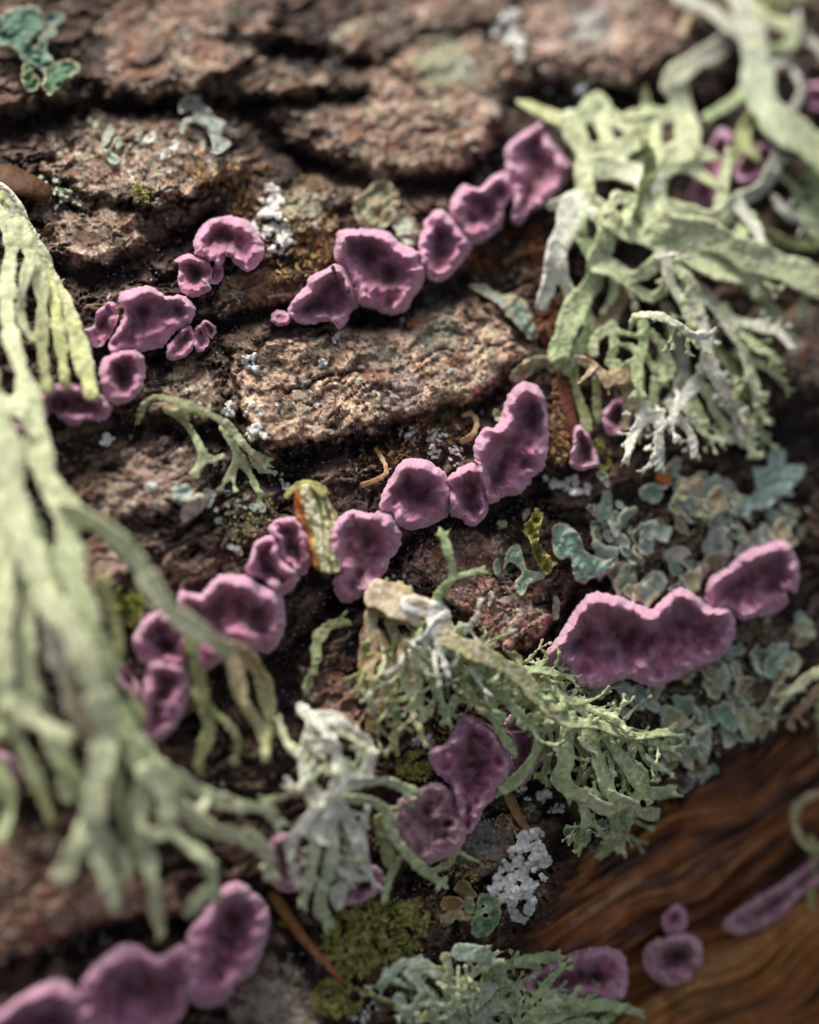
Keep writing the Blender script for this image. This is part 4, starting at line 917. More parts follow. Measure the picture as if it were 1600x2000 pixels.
# the large lichen standing nearest, blurred
PALE_, YEL_ = PALE, YEL
PALE, YEL, GREEN = (.67, .71, .43), (.58, .60, .26), (.48, .56, .28)
W1, W2 = dict(tip=0), dict(tip=1, ln=30)
lichen_simple(8, 'largest strap lichen, pale yellow green straps drooping over the purple caps', [
    ([(-60, 330), (10, 380), (67, 480), (105, 562), (142, 637), (165, 712), (178, 765)], 18, 14, WHITE, 40, 110, dict(tip=1, ln=18, col2=YEL, sp=.03)),
    ([(-10, 400), (22, 470), (12, 562), (18, 640), (34, 694), (56, 769), (75, 844)], 11, 14, PALE, 80, 170, W1),
    ([(40, 440), (80, 562), (80, 656), (90, 752)], 13, 10, PALE, 90, 100, dict(tip=1, col2=YEL)),
    ([(100, 560), (116, 650), (126, 740)], 11, 9, YEL, 80, 90, dict(tip=1)),
    ([(60, 500), (45, 560), (40, 620), (60, 660)], 9, 9, PALE, 110, 110, W1),
    ([(-80, 600), (-30, 720), (0, 790), (40, 800), (70, 850)], 18, 14, PALE, 150, 190, W1),
    ([(56, 769), (75, 869), (97, 944), (131, 1000), (133, 1060), (150, 1150), (176, 1225), (200, 1300), (215, 1378), (262, 1450), (285, 1510)], 18, 22, PALE, 160, 190, dict(tip=0, hm=230, col2=GREEN)),
    ([(262, 1450), (319, 1499), (356, 1525), (412, 1555), (469, 1574), (517, 1577), (540, 1602)], 13, 9, PALE, 180, 120, dict(tip=1, ln=26, sp=.008)),
    ([(300, 1500), (360, 1577), (412, 1619), (469, 1630), (514, 1656), (529, 1705)], 18, 11, PALE, 180, 120, dict(tip=1, ln=26, sp=.008)),
    ([(412, 1555), (390, 1590), (420, 1620)], 9, 9, PALE, 160, 150, W1),
    ([(283, 1505), (277, 1555), (270, 1611), (289, 1675), (300, 1731), (311, 1810)], 15, 11, PALE, 190, 150, dict(tip=1, ln=26, sp=.008)),
    ([(285, 1510), (322, 1555), (330, 1611), (364, 1649), (405, 1682), (416, 1724), (384, 1761), (366, 1786)], 15, 9, PALE, 190, 120, dict(tip=0, sp=.01)),
    ([(272, 1611), (300, 1632), (330, 1622)], 10, 10, PALE, 180, 175, W1), ([(400, 1690), (420, 1730), (425, 1765)], 10, 8, PALE, 130, 110, W1),
    ([(131, 1000), (161, 1007), (206, 1030), (255, 1075), (289, 1127), (322, 1180), (367, 1217), (412, 1247), (450, 1274)], 20, 13, PALE, 190, 150, dict(tip=0, hm=215)),
    ([(440, 1268), (484, 1286), (512, 1322), (522, 1370), (535, 1430)], 17, 10, TAN, 150, 90, dict(tip=0, col2=YEL)),
    ([(455, 1285), (472, 1356), (484, 1386), (514, 1424), (520, 1470)], 12, 9, TAN, 140, 80, dict(tip=1, col2=YEL)),
    ([(375, 1225), (379, 1281), (390, 1330), (397, 1375), (409, 1424), (390, 1480), (388, 1508)], 13, 9, OLIVE, 140, 70, dict(tip=0, col2=YEL)),
    ([(399, 1370), (409, 1385), (442, 1412), (465, 1450), (460, 1482)], 10, 7, OLIVE, 110, 70, dict(tip=1)),
    ([(-20, 800), (15, 887), (22, 981), (49, 1056), (75, 1131), (97, 1180), (131, 1217), (161, 1281), (187, 1356), (200, 1400), (208, 1442), (195, 1510), (184, 1585), (180, 1620)], 24, 17, PALE, 200, 200, dict(tip=0, hm=250)),
    ([(180, 1610), (150, 1649), (122, 1712)], 17, 13, PALE, 200, 180, dict(tip=1, ln=20)), ([(182, 1610), (187, 1656), (210, 1712), (221, 1765)], 18, 12, PALE, 200, 180, dict(tip=1, ln=20)), ([(190, 1620), (220, 1655), (242, 1682), (248, 1712)], 12, 9, PALE, 195, 170, W1),
    ([(60, 1130), (52, 1244), (60, 1337), (70, 1375), (97, 1424), (124, 1495), (131, 1545)], 20, 15, PALE, 190, 170, W2),
    ([(100, 1190), (105, 1262), (127, 1319), (142, 1375), (165, 1420), (195, 1460)], 15, 12, WHITE, 180, 185, dict(tip=0, col2=TAN)),
    ([(-20, 950), (8, 1037), (11, 1150), (6, 1262), (15, 1356), (37, 1378), (75, 1412), (131, 1437)], 17, 14, PALE, 190, 190, W1),
    ([(5, 1380), (19, 1412), (45, 1469), (75, 1532), (97, 1600)], 13, 10, PALE, 170, 150, dict(tip=0, col2=YEL)),
    ([(-30, 1460), (10, 1540), (18, 1580), (5, 1630)], 16, 14, GREEN, 120, 100, W1), ([(120, 1490), (160, 1540), (170, 1600), (155, 1640)], 14, 9, GREEN, 150, 120, W2),
    ([(210, 1450), (232, 1530), (240, 1600), (262, 1680)], 14, 10, GREEN, 150, 110, W2), ([(195, 1130), (215, 1190), (232, 1250), (228, 1300)], 12, 8, YEL, 120, 90, W2),
    ([(-60, 900), (-20, 1100), (-30, 1300), (0, 1420)], 24, 18, GREEN, 140, 130, W2), ([(40, 980), (90, 1090), (110, 1160)], 14, 14, GREEN, 150, 170, W1),
    ([(-100, 420), (-60, 560), (-50, 760), (-70, 900)], 24, 24, PALE, 60, 140, W2), ([(280, 1400), (268, 1380), (250, 1340)], 9, 7, OLIVE, 120, 110, W1),
], vox=4.0, k=8, rough=1.3, tan=.22, ws=1.25, flat=.24, spread=45)
PALE, YEL, GREEN = PALE_, YEL_, (.40, .49, .25)
lichen_simple(11, 'whitish strap lichen clump with webbed branches above the yellow green moss', [
    ([(587, 1382), (607, 1412), (600, 1455), (595, 1500), (605, 1535), (625, 1565), (640, 1590)], 10, 15, WHITE, 55, 100, T0),
    ([(605, 1405), (650, 1403), (678, 1425), (715, 1447), (722, 1480), (712, 1520), (675, 1532)], 11, 12, WHITE, 60, 95, dict(tip=0, sp=.015)),
    ([(605, 1450), (645, 1455), (662, 1490), (664, 1530), (640, 1562)], 13, 13, WHITE, 80, 105, T0), ([(610, 1400), (640, 1430), (645, 1455)], 10, 10, WHITE, 65, 85, T0),
    ([(675, 1530), (740, 1524), (770, 1530), (802, 1546)], 9, 9, WHITE, 95, 70, dict(tip=1, col2=GREEN)), ([(800, 1546), (796, 1562), (800, 1575)], 11, 7, GREEN, 70, 70, T0),
    ([(620, 1575), (605, 1595), (578, 1630), (566, 1655), (572, 1695), (584, 1722)], 10, 8, WHITE, 100, 70, dict(tip=1)),
    ([(630, 1580), (625, 1612), (618, 1662), (607, 1712), (593, 1760)], 13, 9, WHITE, 100, 60, dict(tip=1, col2=PALE)),
    ([(642, 1580), (648, 1612), (648, 1675), (632, 1725), (627, 1772), (638, 1795)], 11, 11, WHITE, 104, 60, dict(tip=1, col2=GREEN)),
    ([(655, 1565), (685, 1612), (702, 1650), (684, 1700), (667, 1737), (660, 1765)], 14, 13, WHITE, 104, 60, T0), ([(700, 1650), (718, 1698), (731, 1724)], 11, 6, WHITE, 85, 65, dict(tip=1)),
    ([(665, 1700), (690, 1715), (715, 1712)], 9, 8, WHITE, 75, 70, T0),
    ([(665, 1560), (725, 1564), (755, 1582), (762, 1615), (776, 1645), (797, 1670), (826, 1698), (858, 1722)], 10, 8, PALE, 100, 55, dict(tip=1, col2=GREEN)),
    ([(790, 1668), (765, 1705), (753, 1750)], 8, 6, GREEN, 65, 45, dict(tip=1)), ([(745, 1600), (748, 1640), (760, 1680)], 13, 14, OLIVE, 45, 40, T0),
    ([(605, 1540), (550, 1556), (520, 1562)], 8, 5, TAN, 95, 80, dict(tip=1, col2=PALE)), ([(596, 1480), (560, 1450), (545, 1410)], 10, 8, PALE, 80, 60, dict(tip=1)),
    ([(662, 1490), (690, 1500), (700, 1522)], 8, 8, PALE, 90, 92, T0), ([(600, 1600), (625, 1640), (640, 1650)], 8, 8, WHITE, 90, 90, T0), ([(700, 1450), (705, 1480), (690, 1500)], 9, 8, PALE, 75, 85, T0),
], vox=2.7, k=8, rough=2.0, tan=.2, ws=1.05, spread=18, tangle=[(640, 1480, 60, 60, 14, 50, 100, [WHITE, PALE], 1.2), (640, 1650, 70, 90, 20, 40, 90, [WHITE, PALE, WHITE], 1.5), (700, 1560, 60, 50, 12, 50, 95, [WHITE, PALE], .8)])
FR = dict(tip=2, sp=.028, sl=26, sd=1)
lichen_simple(14, 'tangled green lichen with a chalky white crest and brown dried side', [
    ([(738, 1158), (770, 1160), (800, 1172), (848, 1200), (872, 1244), (920, 1268), (968, 1292), (1020, 1324), (1050, 1365), (1104, 1407), (1168, 1417), (1236, 1438), (1303, 1431)], 17, 8, TAN, 60, 70, dict(tip=2, hm=130, sp=.03, sl=26, sd=1, col2=GREEN)),
    ([(800, 1180), (840, 1190), (872, 1200), (850, 1225), (832, 1246)], 13, 10, (.80, .79, .74), 108, 122, dict(tip=1, sp=.03)), ([(850, 1215), (858, 1260), (874, 1314)], 9, 6, (.80, .79, .74), 120, 120, dict(tip=1, sp=.03)),
    ([(852, 1168), (884, 1128), (880, 1092), (868, 1052)], 7, 7, GREEN, 110, 160, dict(tip=1)), ([(886, 1128), (910, 1122), (938, 1115)], 7, 6, GREEN, 130, 150, dict(tip=1)),
    ([(872, 1140), (856, 1160), (860, 1175)], 8, 5, GREEN, 125, 110, dict(tip=1)),
    ([(735, 1165), (724, 1212), (732, 1268), (720, 1324), (724, 1380), (736, 1422)], 10, 8, TAN, 55, 40, dict(tip=1, sp=.03)), ([(738, 1162), (770, 1185), (815, 1195)], 22, 20, (.58, .47, .33), 80, 105, T0), ([(722, 1230), (712, 1300), (742, 1350), (728, 1420)], 12, 9, BROWN, 40, 40, dict(tip=1, sp=.03)), ([(745, 1240), (760, 1300), (745, 1370)], 10, 8, TAN, 60, 50, dict(tip=1, sp=.03)),
    ([(755, 1200), (780, 1280), (764, 1340), (776, 1400), (770, 1450)], 8, 8, OLIVE, 60, 50, dict(tip=2, sp=.05, sl=18)), ([(808, 1250), (820, 1348), (802, 1380)], 9, 7, PALE, 80, 70, FR),
    ([(840, 1270), (850, 1330), (872, 1392)], 9, 7, GREEN, 90, 80, FR), ([(880, 1260), (900, 1320), (930, 1370), (960, 1400)], 11, 8, GREEN, 95, 80, FR), ([(920, 1270), (960, 1320), (1000, 1380), (1040, 1420)], 12, 9, GREEN, 110, 90, FR),
    ([(970, 1300), (1010, 1310), (1060, 1310), (1110, 1322)], 9, 5, GREEN, 100, 90, FR), ([(880, 1300), (930, 1330), (1000, 1350), (1060, 1390)], 12, 9, OLIVE, 70, 70, FR),
    ([(1020, 1330), (1080, 1350), (1130, 1380), (1180, 1390)], 8, 6, PALE, 85, 80, FR), ([(800, 1280), (790, 1330), (820, 1380)], 7, 6, PALE, 75, 65, FR), ([(930, 1290), (960, 1370), (975, 1420), (998, 1462)], 9, 7, GREEN, 95, 80, dict(tip=1)),
    ([(1104, 1405), (1111, 1434), (1104, 1492), (1094, 1525), (1110, 1545)], 11, 13, GREEN, 90, 80, dict(tip=1)), ([(1094, 1515), (1120, 1545), (1150, 1560)], 12, 11, GREEN, 82, 80, T0),
    ([(1145, 1412), (1152, 1430), (1168, 1485), (1185, 1539), (1200, 1560)], 11, 13, GREEN, 90, 80, T0), ([(1185, 1420), (1192, 1451), (1225, 1495), (1259, 1546), (1306, 1546)], 10, 11, GREEN, 85, 70, dict(tip=1)),
    ([(1195, 1555), (1230, 1572), (1256, 1588), (1283, 1590)], 14, 12, PALE, 80, 72, T0), ([(1140, 1555), (1144, 1613), (1134, 1647)], 12, 9, PALE, 75, 55, dict(tip=1, col2=GREEN)),
    ([(1190, 1560), (1202, 1620), (1178, 1664)], 12, 10, GREEN, 75, 50, dict(tip=1)), ([(1225, 1575), (1222, 1606), (1212, 1652)], 12, 8, PALE, 75, 55, dict(tip=1)), ([(1150, 1560), (1185, 1580), (1215, 1570)], 12, 12, PALE, 80, 80, T0),
    ([(1055, 1420), (1050, 1461), (1023, 1509), (989, 1539)], 8, 10, GREEN, 80, 60, dict(tip=1)), ([(1060, 1400), (1070, 1450), (1068, 1500)], 8, 7, OLIVE, 60, 50, FR), ([(1240, 1440), (1262, 1480), (1280, 1500)], 7, 6, GREEN, 60, 60, FR),
    ([(1168, 1417), (1200, 1400), (1215, 1380)], 7, 5, PALE, 80, 90, FR), ([(1236, 1438), (1270, 1450), (1310, 1462)], 8, 6, GREEN, 70, 70, FR), ([(1120, 1430), (1140, 1470), (1138, 1510)], 7, 8, OLIVE, 60, 55, FR),
    ([(860, 1330), (850, 1370), (830, 1400)], 7, 6, PALE, 70, 60, FR), ([(1250, 1500), (1262, 1530), (1240, 1560)], 9, 9, GREEN, 65, 70, FR),
], vox=2.8, k=6, tan=.18, tangle=[(870, 1260, 90, 60, 34, 75, 125, [PALE, WHITE, WHITE, GREEN], .6), (980, 1330, 110, 60, 46, 60, 120, [GREEN, PALE, OLIVE, GREEN], .5), (1110, 1400, 90, 50, 36, 50, 100, [GREEN, PALE, PALE], .9), (800, 1330, 60, 90, 22, 30, 80, [PALE, OLIVE, TAN, TAN, BROWN], 1.4), (1220, 1460, 70, 60, 24, 40, 80, [PALE, GREEN], 1.2), (742, 1300, 34, 120, 26, 30, 60, [TAN, BROWN, OLIVE], 1.5), (1180, 1600, 60, 50, 14, 40, 80, [GREEN, PALE], 1.5)])
lichen_simple(17, 'small forked pale lichen twig on the bark below the oval purple cap', [
    ([(268, 826), (282, 790), (305, 776), (356, 787), (412, 810), (450, 836), (480, 874), (515, 900)], 5, 7, OLIVE, 40, 30, dict(tip=1, hm=60, col2=PALE)),
    ([(438, 835), (455, 870), (462, 890), (450, 930)], 8, 7, PALE, 45, 30, dict(tip=2)), ([(462, 885), (487, 925), (503, 958)], 8, 7, GREEN, 35, 25, dict(tip=2)), ([(485, 880), (505, 915), (525, 920)], 6, 5, PALE, 35, 25, dict(tip=1)),
    ([(325, 800), (350, 812), (376, 844), (395, 885), (397, 897)], 6, 7, OLIVE, 45, 30, dict(tip=0, col2=PALE)), ([(397, 893), (388, 910), (382, 922)], 8, 6, PALE, 30, 25, dict(tip=1)), ([(398, 893), (415, 898), (428, 893)], 7, 5, PALE, 30, 28, dict(tip=1)),
    ([(340, 806), (365, 800), (395, 812)], 6, 5, OLIVE, 45, 45, dict(tip=1)),
], vox=3.0, k=7)
lichen_simple(19, 'frilly grey green lichen tuft between the yellow moss and the bare wood', [
    ([(850, 1900), (820, 1885), (783, 1883), (749, 1921)], 11, 7, (.42, .50, .38), 60, 45, FR), ([(830, 1890), (804, 1904), (829, 1938), (804, 1980)], 11, 10, (.46, .54, .42), 60, 60, dict(tip=2, ln=24, sp=.04)),
    ([(900, 1860), (948, 1868), (972, 1902), (931, 1955), (948, 2000), (930, 2040)], 13, 15, (.42, .50, .37), 55, 70, dict(tip=1, ln=24)), ([(960, 1880), (982, 1887), (1033, 1874), (1084, 1870)], 10, 8, GREEN, 60, 60, dict(tip=1)),
    ([(1000, 1885), (1040, 1885), (1060, 1901)], 8, 6, GREEN, 58, 55, dict(tip=1)), ([(960, 1950), (982, 1934), (1012, 1921), (1038, 1908)], 8, 4, GREEN, 70, 75, dict(tip=1, sp=.05, sl=14)), ([(990, 1932), (1020, 1930), (1046, 1936)], 6, 3, PALE, 70, 70, T0),
    ([(1010, 1980), (1050, 1946), (1076, 1912), (1097, 1891)], 7, 6, GREEN, 70, 85, dict(tip=2, sp=.05, sl=14)), ([(1020, 2010), (1042, 1985), (1089, 1955), (1108, 1955)], 10, 10, GREEN, 70, 75, FR),
    ([(1030, 2020), (1067, 1993), (1131, 1972), (1186, 1963), (1246, 1978)], 11, 8, GREEN, 65, 70, dict(tip=1, sp=.04, sl=18)), ([(1120, 1975), (1125, 1955), (1124, 1936)], 6, 3, GREEN, 75, 85, T0), ([(1146, 1968), (1148, 1955), (1150, 1944)], 6, 3, GREEN, 75, 85, T0),
    ([(870, 1870), (880, 1900), (870, 1930), (890, 1960)], 8, 7, PALE, 50, 55, FR), ([(860, 1900), (900, 1930), (960, 1940)], 10, 10, OLIVE, 40, 40, FR), ([(840, 1940), (880, 1980), (920, 2010)], 10, 10, OLIVE, 40, 45, FR),
    ([(880, 2000), (940, 1980), (1000, 1960)], 10, 9, (.40, .47, .34), 60, 65, FR), ([(780, 1950), (800, 1990), (830, 2030)], 9, 9, (.44, .52, .4), 50, 50, FR), ([(1000, 1960), (985, 1990), (1000, 2030)], 9, 8, GREEN, 60, 55, FR),
    ([(900, 1920), (930, 1900), (950, 1880)], 8, 8, PALE, 50, 55, FR), ([(1080, 2010), (1140, 2000), (1200, 2010), (1240, 2020)], 9, 8, GREEN, 55, 55, FR),
], vox=2.8, k=6, tan=.12, tangle=[(870, 1930, 110, 60, 50, 30, 80, [(.42, .50, .37), (.36, .44, .30), PALE, OLIVE], 1.0), (1000, 1960, 80, 60, 26, 35, 75, [GREEN, (.40, .49, .33)], -.4), (1110, 1985, 90, 25, 16, 40, 75, [GREEN], -.3)])
lichen_simple(23, 'pale curved lichen strands on the dark log edge right of the leafy lichen', [
    ([(1660, 1300), (1600, 1312), (1560, 1340), (1530, 1368), (1512, 1410)], 9, 6, PALE, 50, 30, dict(tip=1, sp=.02)), ([(1650, 1340), (1600, 1345), (1572, 1380), (1545, 1400)], 9, 6, TAN, 45, 30, FR), ([(1620, 1330), (1600, 1390), (1610, 1440)], 9, 7, PALE, 40, 30, FR),
], vox=4, k=7)
lichen_simple(24, 'small looped lichen strand above the bare wood at the log edge', [([(1660, 1545), (1600, 1550), (1560, 1572), (1552, 1610), (1575, 1650), (1630, 1660)], 9, 7, TAN, 70, 60, dict(tip=1, col2=OLIVE)), ([(1585, 1640), (1592, 1700), (1580, 1790)], 8, 6, OLIVE, 60, 40, dict(tip=1))], vox=4, k=7)
lichen_simple(26, 'thin crumbly yellow green lichen twig standing alone on dark bark', [([(598, 1352), (605, 1325), (616, 1298), (618, 1262), (625, 1240), (642, 1222), (662, 1216)], 7, 9, GREEN, 20, 34, dict(tip=1, sp=.12, sl=10, col2=YEL))], vox=2.6, k=5, rough=3.0)
lichen_simple(28, 'small ragged green lichen scrap at the foot of the brownish curled fungus lobe', [([(870, 1690), (882, 1680), (892, 1655)], 8, 5, YEL, 14, 22, dict(tip=1)), ([(890, 1658), (910, 1672), (934, 1682)], 5, 3, YEL, 22, 20, T0), ([(868, 1690), (850, 1700), (838, 1698)], 6, 5, PALE, 14, 14, dict(tip=1))], vox=2.6, k=6)
# ------------------------------------------------------------------ leafy lichens: lobed sheets with rolled edges
def sheet(outline, hs, thick, col, edge_col, mat, vox=2.4, holes=(), smooth_outline=True, edge_w=4.0, rag=3.0, seed=0, pits=.15, film=None):
    """lobed sheet of even thickness over hs(x, y, sd); returns V (px,py,h), quads, colours"""
    O = catmull(outline, 160) if smooth_outline else np.asarray(outline, float)
    lo = O.min(0) - 8; hi = O.max(0) + 8
    X = np.arange(lo[0], hi[0], vox); Y = np.arange(lo[1], hi[1], vox); Z = np.arange(-thick - 3 * vox, thick + 3 * vox + .01, vox)
    x, y = np.meshgrid(X, Y, indexing='ij')
    sd = poly_sd(x, y, O) + rag * fbm2(x / 13 + seed, y / 13, 3, 100)
    for (cx, cy, r) in holes: sd = np.minimum(sd, np.hypot(x - cx, y - cy) - r + 2 * noise2(x / 8, y / 8, 101))
    q0 = -sd[..., None] + thick * .8; q1 = np.abs(Z)[None, None] - thick + thick * .8 + 0 * q0
    f = np.sqrt(np.maximum(q0, 0) ** 2 + np.maximum(q1, 0) ** 2) + np.minimum(np.maximum(q0, q1), 0) - thick * .8
    V, Q = surface_net(f)
    px = lo[0] + V[:, 0] * vox; py = lo[1] + V[:, 1] * vox; z = Z[0] + V[:, 2] * vox
    i = np.clip(np.round(V[:, 0]).astype(int), 0, len(X) - 1); j = np.clip(np.round(V[:, 1]).astype(int), 0, len(Y) - 1)
    e = np.maximum(sd[i, j], 0)
    h = hs(px, py, e) + z
    n1 = fbm2(px / 30 + seed, py / 30, 3, 102); n2 = noise2(px / 7, py / 7 + seed, 103)
    c = np.array(col) * (1 + .28 * n1 + .16 * n2)[:, None]
    if film is not None: c = mix(c, np.array(film), ss(.0, .5, fbm2(px / 24, py / 24 + seed, 3, 104))[:, None] * .8)
    c = mix(c, np.array(edge_col), (1 - ss(edge_w * .4, edge_w * 1.5, e))[:, None] * .75)
    if pits: c = mix(c, np.array([.05, .045, .03]), (ss(.40, .5, noise2(px / 6, py / 6, 105)) * pits)[:, None])
    return np.column_stack([px, py, h]), Q, c
def put(name, label, cat, V, Q, c, mat, parent=None, base=None, group=None):
    W_ = to_world(V[:, 0], V[:, 1], V[:, 2])
    fn = np.cross(W_[Q[:, 2]] - W_[Q[:, 0]], W_[Q[:, 3]] - W_[Q[:, 1]])
    if (fn @ B_BACK)[V[Q[:, 0], 2] > np.median(V[:, 2])].sum() < 0: Q = Q[:, ::-1]
    b = W_.mean(0) if base is None else base
    o = add_obj(name, make_mesh(name, W_ - b, Q, mat, c), parent, b)
    return tag(o, label, cat, group) if parent is None else o
def leaf_h(h0, curl=10, wave=6, seed=0):
    return lambda x, y, e: np.maximum(bark_s(x, y), bark_h(x, y) - 2) + h0 + wave * fbm2(x / 28 + seed, y / 28, 2, 106) + curl * (1 - ss(0, 16, e)) * (.35 + fbm2(x / 40, y / 40 + seed, 2, 107))
TEAL = (.23, .35, .26); BLUEG = (.33, .42, .37); DEEPG = (.12, .21, .13)
def leafy(label, lobes):
    root = None
    for k, (O, h0, col, kw) in enumerate(lobes):
        kw = dict(kw); ed = kw.pop('edge', (.45, .40, .27)); cu = kw.pop('curl', 10); th = kw.pop('thick', 3.2)
        V, Q, c = sheet(O, leaf_h(h0, cu, kw.pop('wave', 6), k * 3.3 + O[0][0]), th, col, ed, M_FOLI, seed=k * 1.7 + O[0][1] * .01, **kw)
        if len(lobes) == 1: return put('leafy_lichen', label, 'lichen', V, Q, c, M_FOLI)
        if root is None:
            b = to_world(O[0][0], O[0][1], bark_s(O[0][0], O[0][1])); root = thing('leafy_lichen', label, 'lichen', b)
        put('lobe', None, None, V, Q, c, M_FOLI, root, np.array(root.location))
leafy('deep green leafy lichen with pale cracked edges in the top crevice', [
    ([(-20, 40), (0, 30), (30, 15), (70, 12), (84, 35), (85, 55), (92, 78), (94, 100), (107, 122), (100, 136), (84, 142), (66, 128), (47, 125), (27, 95), (0, 90), (-20, 85)], 56, (.12, .21, .15), dict(holes=[(68, 80, 9)], pits=.3)),
    ([(84, 135), (107, 122), (135, 117), (158, 132), (140, 152), (120, 170), (100, 186), (82, 170), (86, 150)], 52, (.12, .21, .12), dict(pits=.3, edge=(.55, .48, .33))),
    ([(47, 122), (64, 128), (70, 148), (80, 160), (76, 174), (60, 182), (45, 170), (42, 142)], 48, (.14, .24, .12), {}),
    ([(84, 30), (105, 24), (127, 27), (122, 46), (104, 52), (88, 48)], 50, (.16, .25, .20), {}), ([(86, 56), (104, 54), (112, 66), (98, 74), (86, 70)], 44, (.18, .27, .22), {})])
leafy('grey curled leafy lichen scrap perched over a hole in the bark', [
    ([(350, 203), (358, 192), (372, 186), (395, 187), (391, 197), (410, 214), (421, 228), (442, 240), (443, 250), (431, 251), (436, 266), (453, 281), (441, 292), (425, 303), (410, 301), (415, 285), (409, 265), (395, 246), (376, 239), (363, 249), (357, 266), (351, 250), (360, 233), (379, 226), (370, 215), (352, 221)], 34, (.30, .34, .30), dict(curl=16, edge=(.42, .40, .33), rag=1.2))])
leafy('tiny green leafy lichen beside white specks on the tan bark slab', [
    ([(180, 238), (190, 235), (192, 246), (184, 252)], 8, (.28, .40, .27), {}), ([(202, 262), (215, 240), (223, 258), (215, 275), (205, 290), (196, 282)], 8, (.33, .38, .31), {}), ([(222, 272), (236, 268), (238, 284), (226, 292)], 8, (.26, .38, .25), {}), ([(198, 288), (212, 292), (224, 300), (236, 312), (226, 322), (212, 318), (206, 304)], 8, (.30, .42, .33), {})])
leafy('smooth teal leafy lichen lobe with tan left edge beside the yellow green crumpled lichen', [
    ([(1080, 1029), (1097, 1022), (1117, 1031), (1134, 1048), (1142, 1073), (1163, 1087), (1187, 1093), (1202, 1088), (1200, 1110), (1179, 1124), (1154, 1130), (1142, 1141), (1121, 1130), (1117, 1106), (1112, 1089), (1097, 1093), (1082, 1081), (1078, 1052)], 24, (.27, .43, .33), dict(curl=18, film=(.42, .52, .45), rag=1.5))])
leafy('forked green leafy lichen on the reddish bark', [
    ([(985, 1090), (998, 1068), (1014, 1063), (1022, 1085), (1031, 1112), (1060, 1117), (1063, 1130), (1036, 1140), (1022, 1164), (1008, 1156), (1006, 1136), (1019, 1119), (1010, 1107), (995, 1098), (984, 1112)], 14, (.30, .42, .29), dict(edge=(.5, .5, .35), rag=1.5)),
    ([(963, 1100), (972, 1092), (980, 1105), (976, 1125), (966, 1120)], 10, (.28, .38, .31), {}), ([(952, 1160), (962, 1152), (964, 1172), (954, 1184)], 8, (.33, .40, .34), {}), ([(1080, 1168), (1093, 1172), (1092, 1205), (1080, 1208)], 8, (.26, .36, .26), {})])
leafy('star shaped pale blue green leafy lichen above the squamule mat', [
    ([(1503, 884), (1520, 876), (1535, 886), (1535, 908), (1571, 910), (1568, 936), (1547, 953), (1551, 970), (1526, 971), (1505, 992), (1476, 996), (1452, 1010), (1430, 1000), (1434, 961), (1460, 970), (1476, 953), (1471, 912), (1497, 914)], 22, (.34, .45, .40), dict(rag=2.5, edge=(.42, .5, .42)))])
leafy('narrow teal leafy lichen hanging beside the white crust streak', [([(1178, 958), (1191, 960), (1197, 990), (1186, 1016), (1167, 1017), (1166, 994), (1174, 976)], 14, (.30, .42, .34), {}), ([(1162, 920), (1186, 924), (1191, 950), (1180, 948)], 14, (.30, .40, .31), {})])
leafy('mottled teal leafy lichen with orange flecks on the edge of the middle bark slab', [([(915, 560), (932, 554), (952, 558), (975, 573), (1010, 577), (1034, 603), (1050, 650), (1046, 664), (1034, 664), (1015, 640), (990, 617), (970, 592), (942, 577)], 16, (.30, .38, .31), dict(film=(.36, .26, .13), edge=(.42, .38, .26)))])
leafy('orange tinged leafy lichen over the folded purple ruffle', [([(995, 740), (1004, 722), (1022, 704), (1050, 695), (1088, 699), (1101, 714), (1082, 728), (1052, 716), (1036, 736), (1012, 747)], 18, (.36, .36, .24), dict(film=(.42, .24, .09)))])
leafy('bright green holed leafy lichen at the edge of the bare wood', [([(940, 1745), (968, 1748), (980, 1784), (962, 1820), (930, 1833), (920, 1810), (926, 1786), (932, 1764)], 16, (.17, .28, .15), dict(holes=[(948, 1788, 5), (944, 1770, 3)], pits=.5)), ([(907, 1757), (922, 1752), (928, 1770), (922, 1784), (906, 1780)], 16, (.22, .33, .15), {}), ([(858, 1790), (885, 1778), (925, 1786), (920, 1800), (890, 1798), (866, 1812)], 12, (.40, .32, .17), dict(holes=[(893, 1802, 6)], pits=.6)), ([(868, 1752), (900, 1752), (905, 1775), (880, 1785), (860, 1772)], 10, (.30, .16, .05), {}), ([(888, 1730), (905, 1718), (925, 1735), (932, 1752), (910, 1756), (892, 1745)], 12, (.26, .19, .07), {})])
leafy('yellow green crumpled leafy lichen next to the smooth teal lobe', [([(1022, 1036), (1034, 1014), (1047, 997), (1060, 1006), (1053, 1034), (1055, 1062), (1066, 1084), (1085, 1097), (1083, 1114), (1062, 1118), (1044, 1088), (1035, 1058)], 22, (.36, .36, .07), dict(wave=30, curl=26, rag=7, pits=.5, film=(.22, .22, .05), edge=(.50, .48, .18)))])
leafy('pale teal rosette of leafy lichen on the pinkish bark below the forked lichen twig', [([(335, 952), (362, 944), (378, 962), (362, 985), (340, 978)], 12, (.34, .44, .38), {}), ([(366, 975), (392, 962), (404, 985), (380, 1010), (358, 1020), (352, 1000)], 14, (.58, .56, .48), {}), ([(398, 955), (420, 962), (416, 985), (402, 992)], 12, (.34, .43, .36), {})])
leafy('wrinkled tan and grey green lichen above the largest purple bracket', [([(690, 395), (715, 372), (745, 352), (775, 372), (780, 410), (760, 440), (730, 446), (700, 440)], 16, (.34, .33, .22), dict(film=(.40, .26, .13), wave=14, curl=18)), ([(765, 420), (785, 410), (812, 430), (818, 470), (800, 482), (775, 460)], 12, (.42, .46, .36), dict(film=(.32, .22, .12)))])
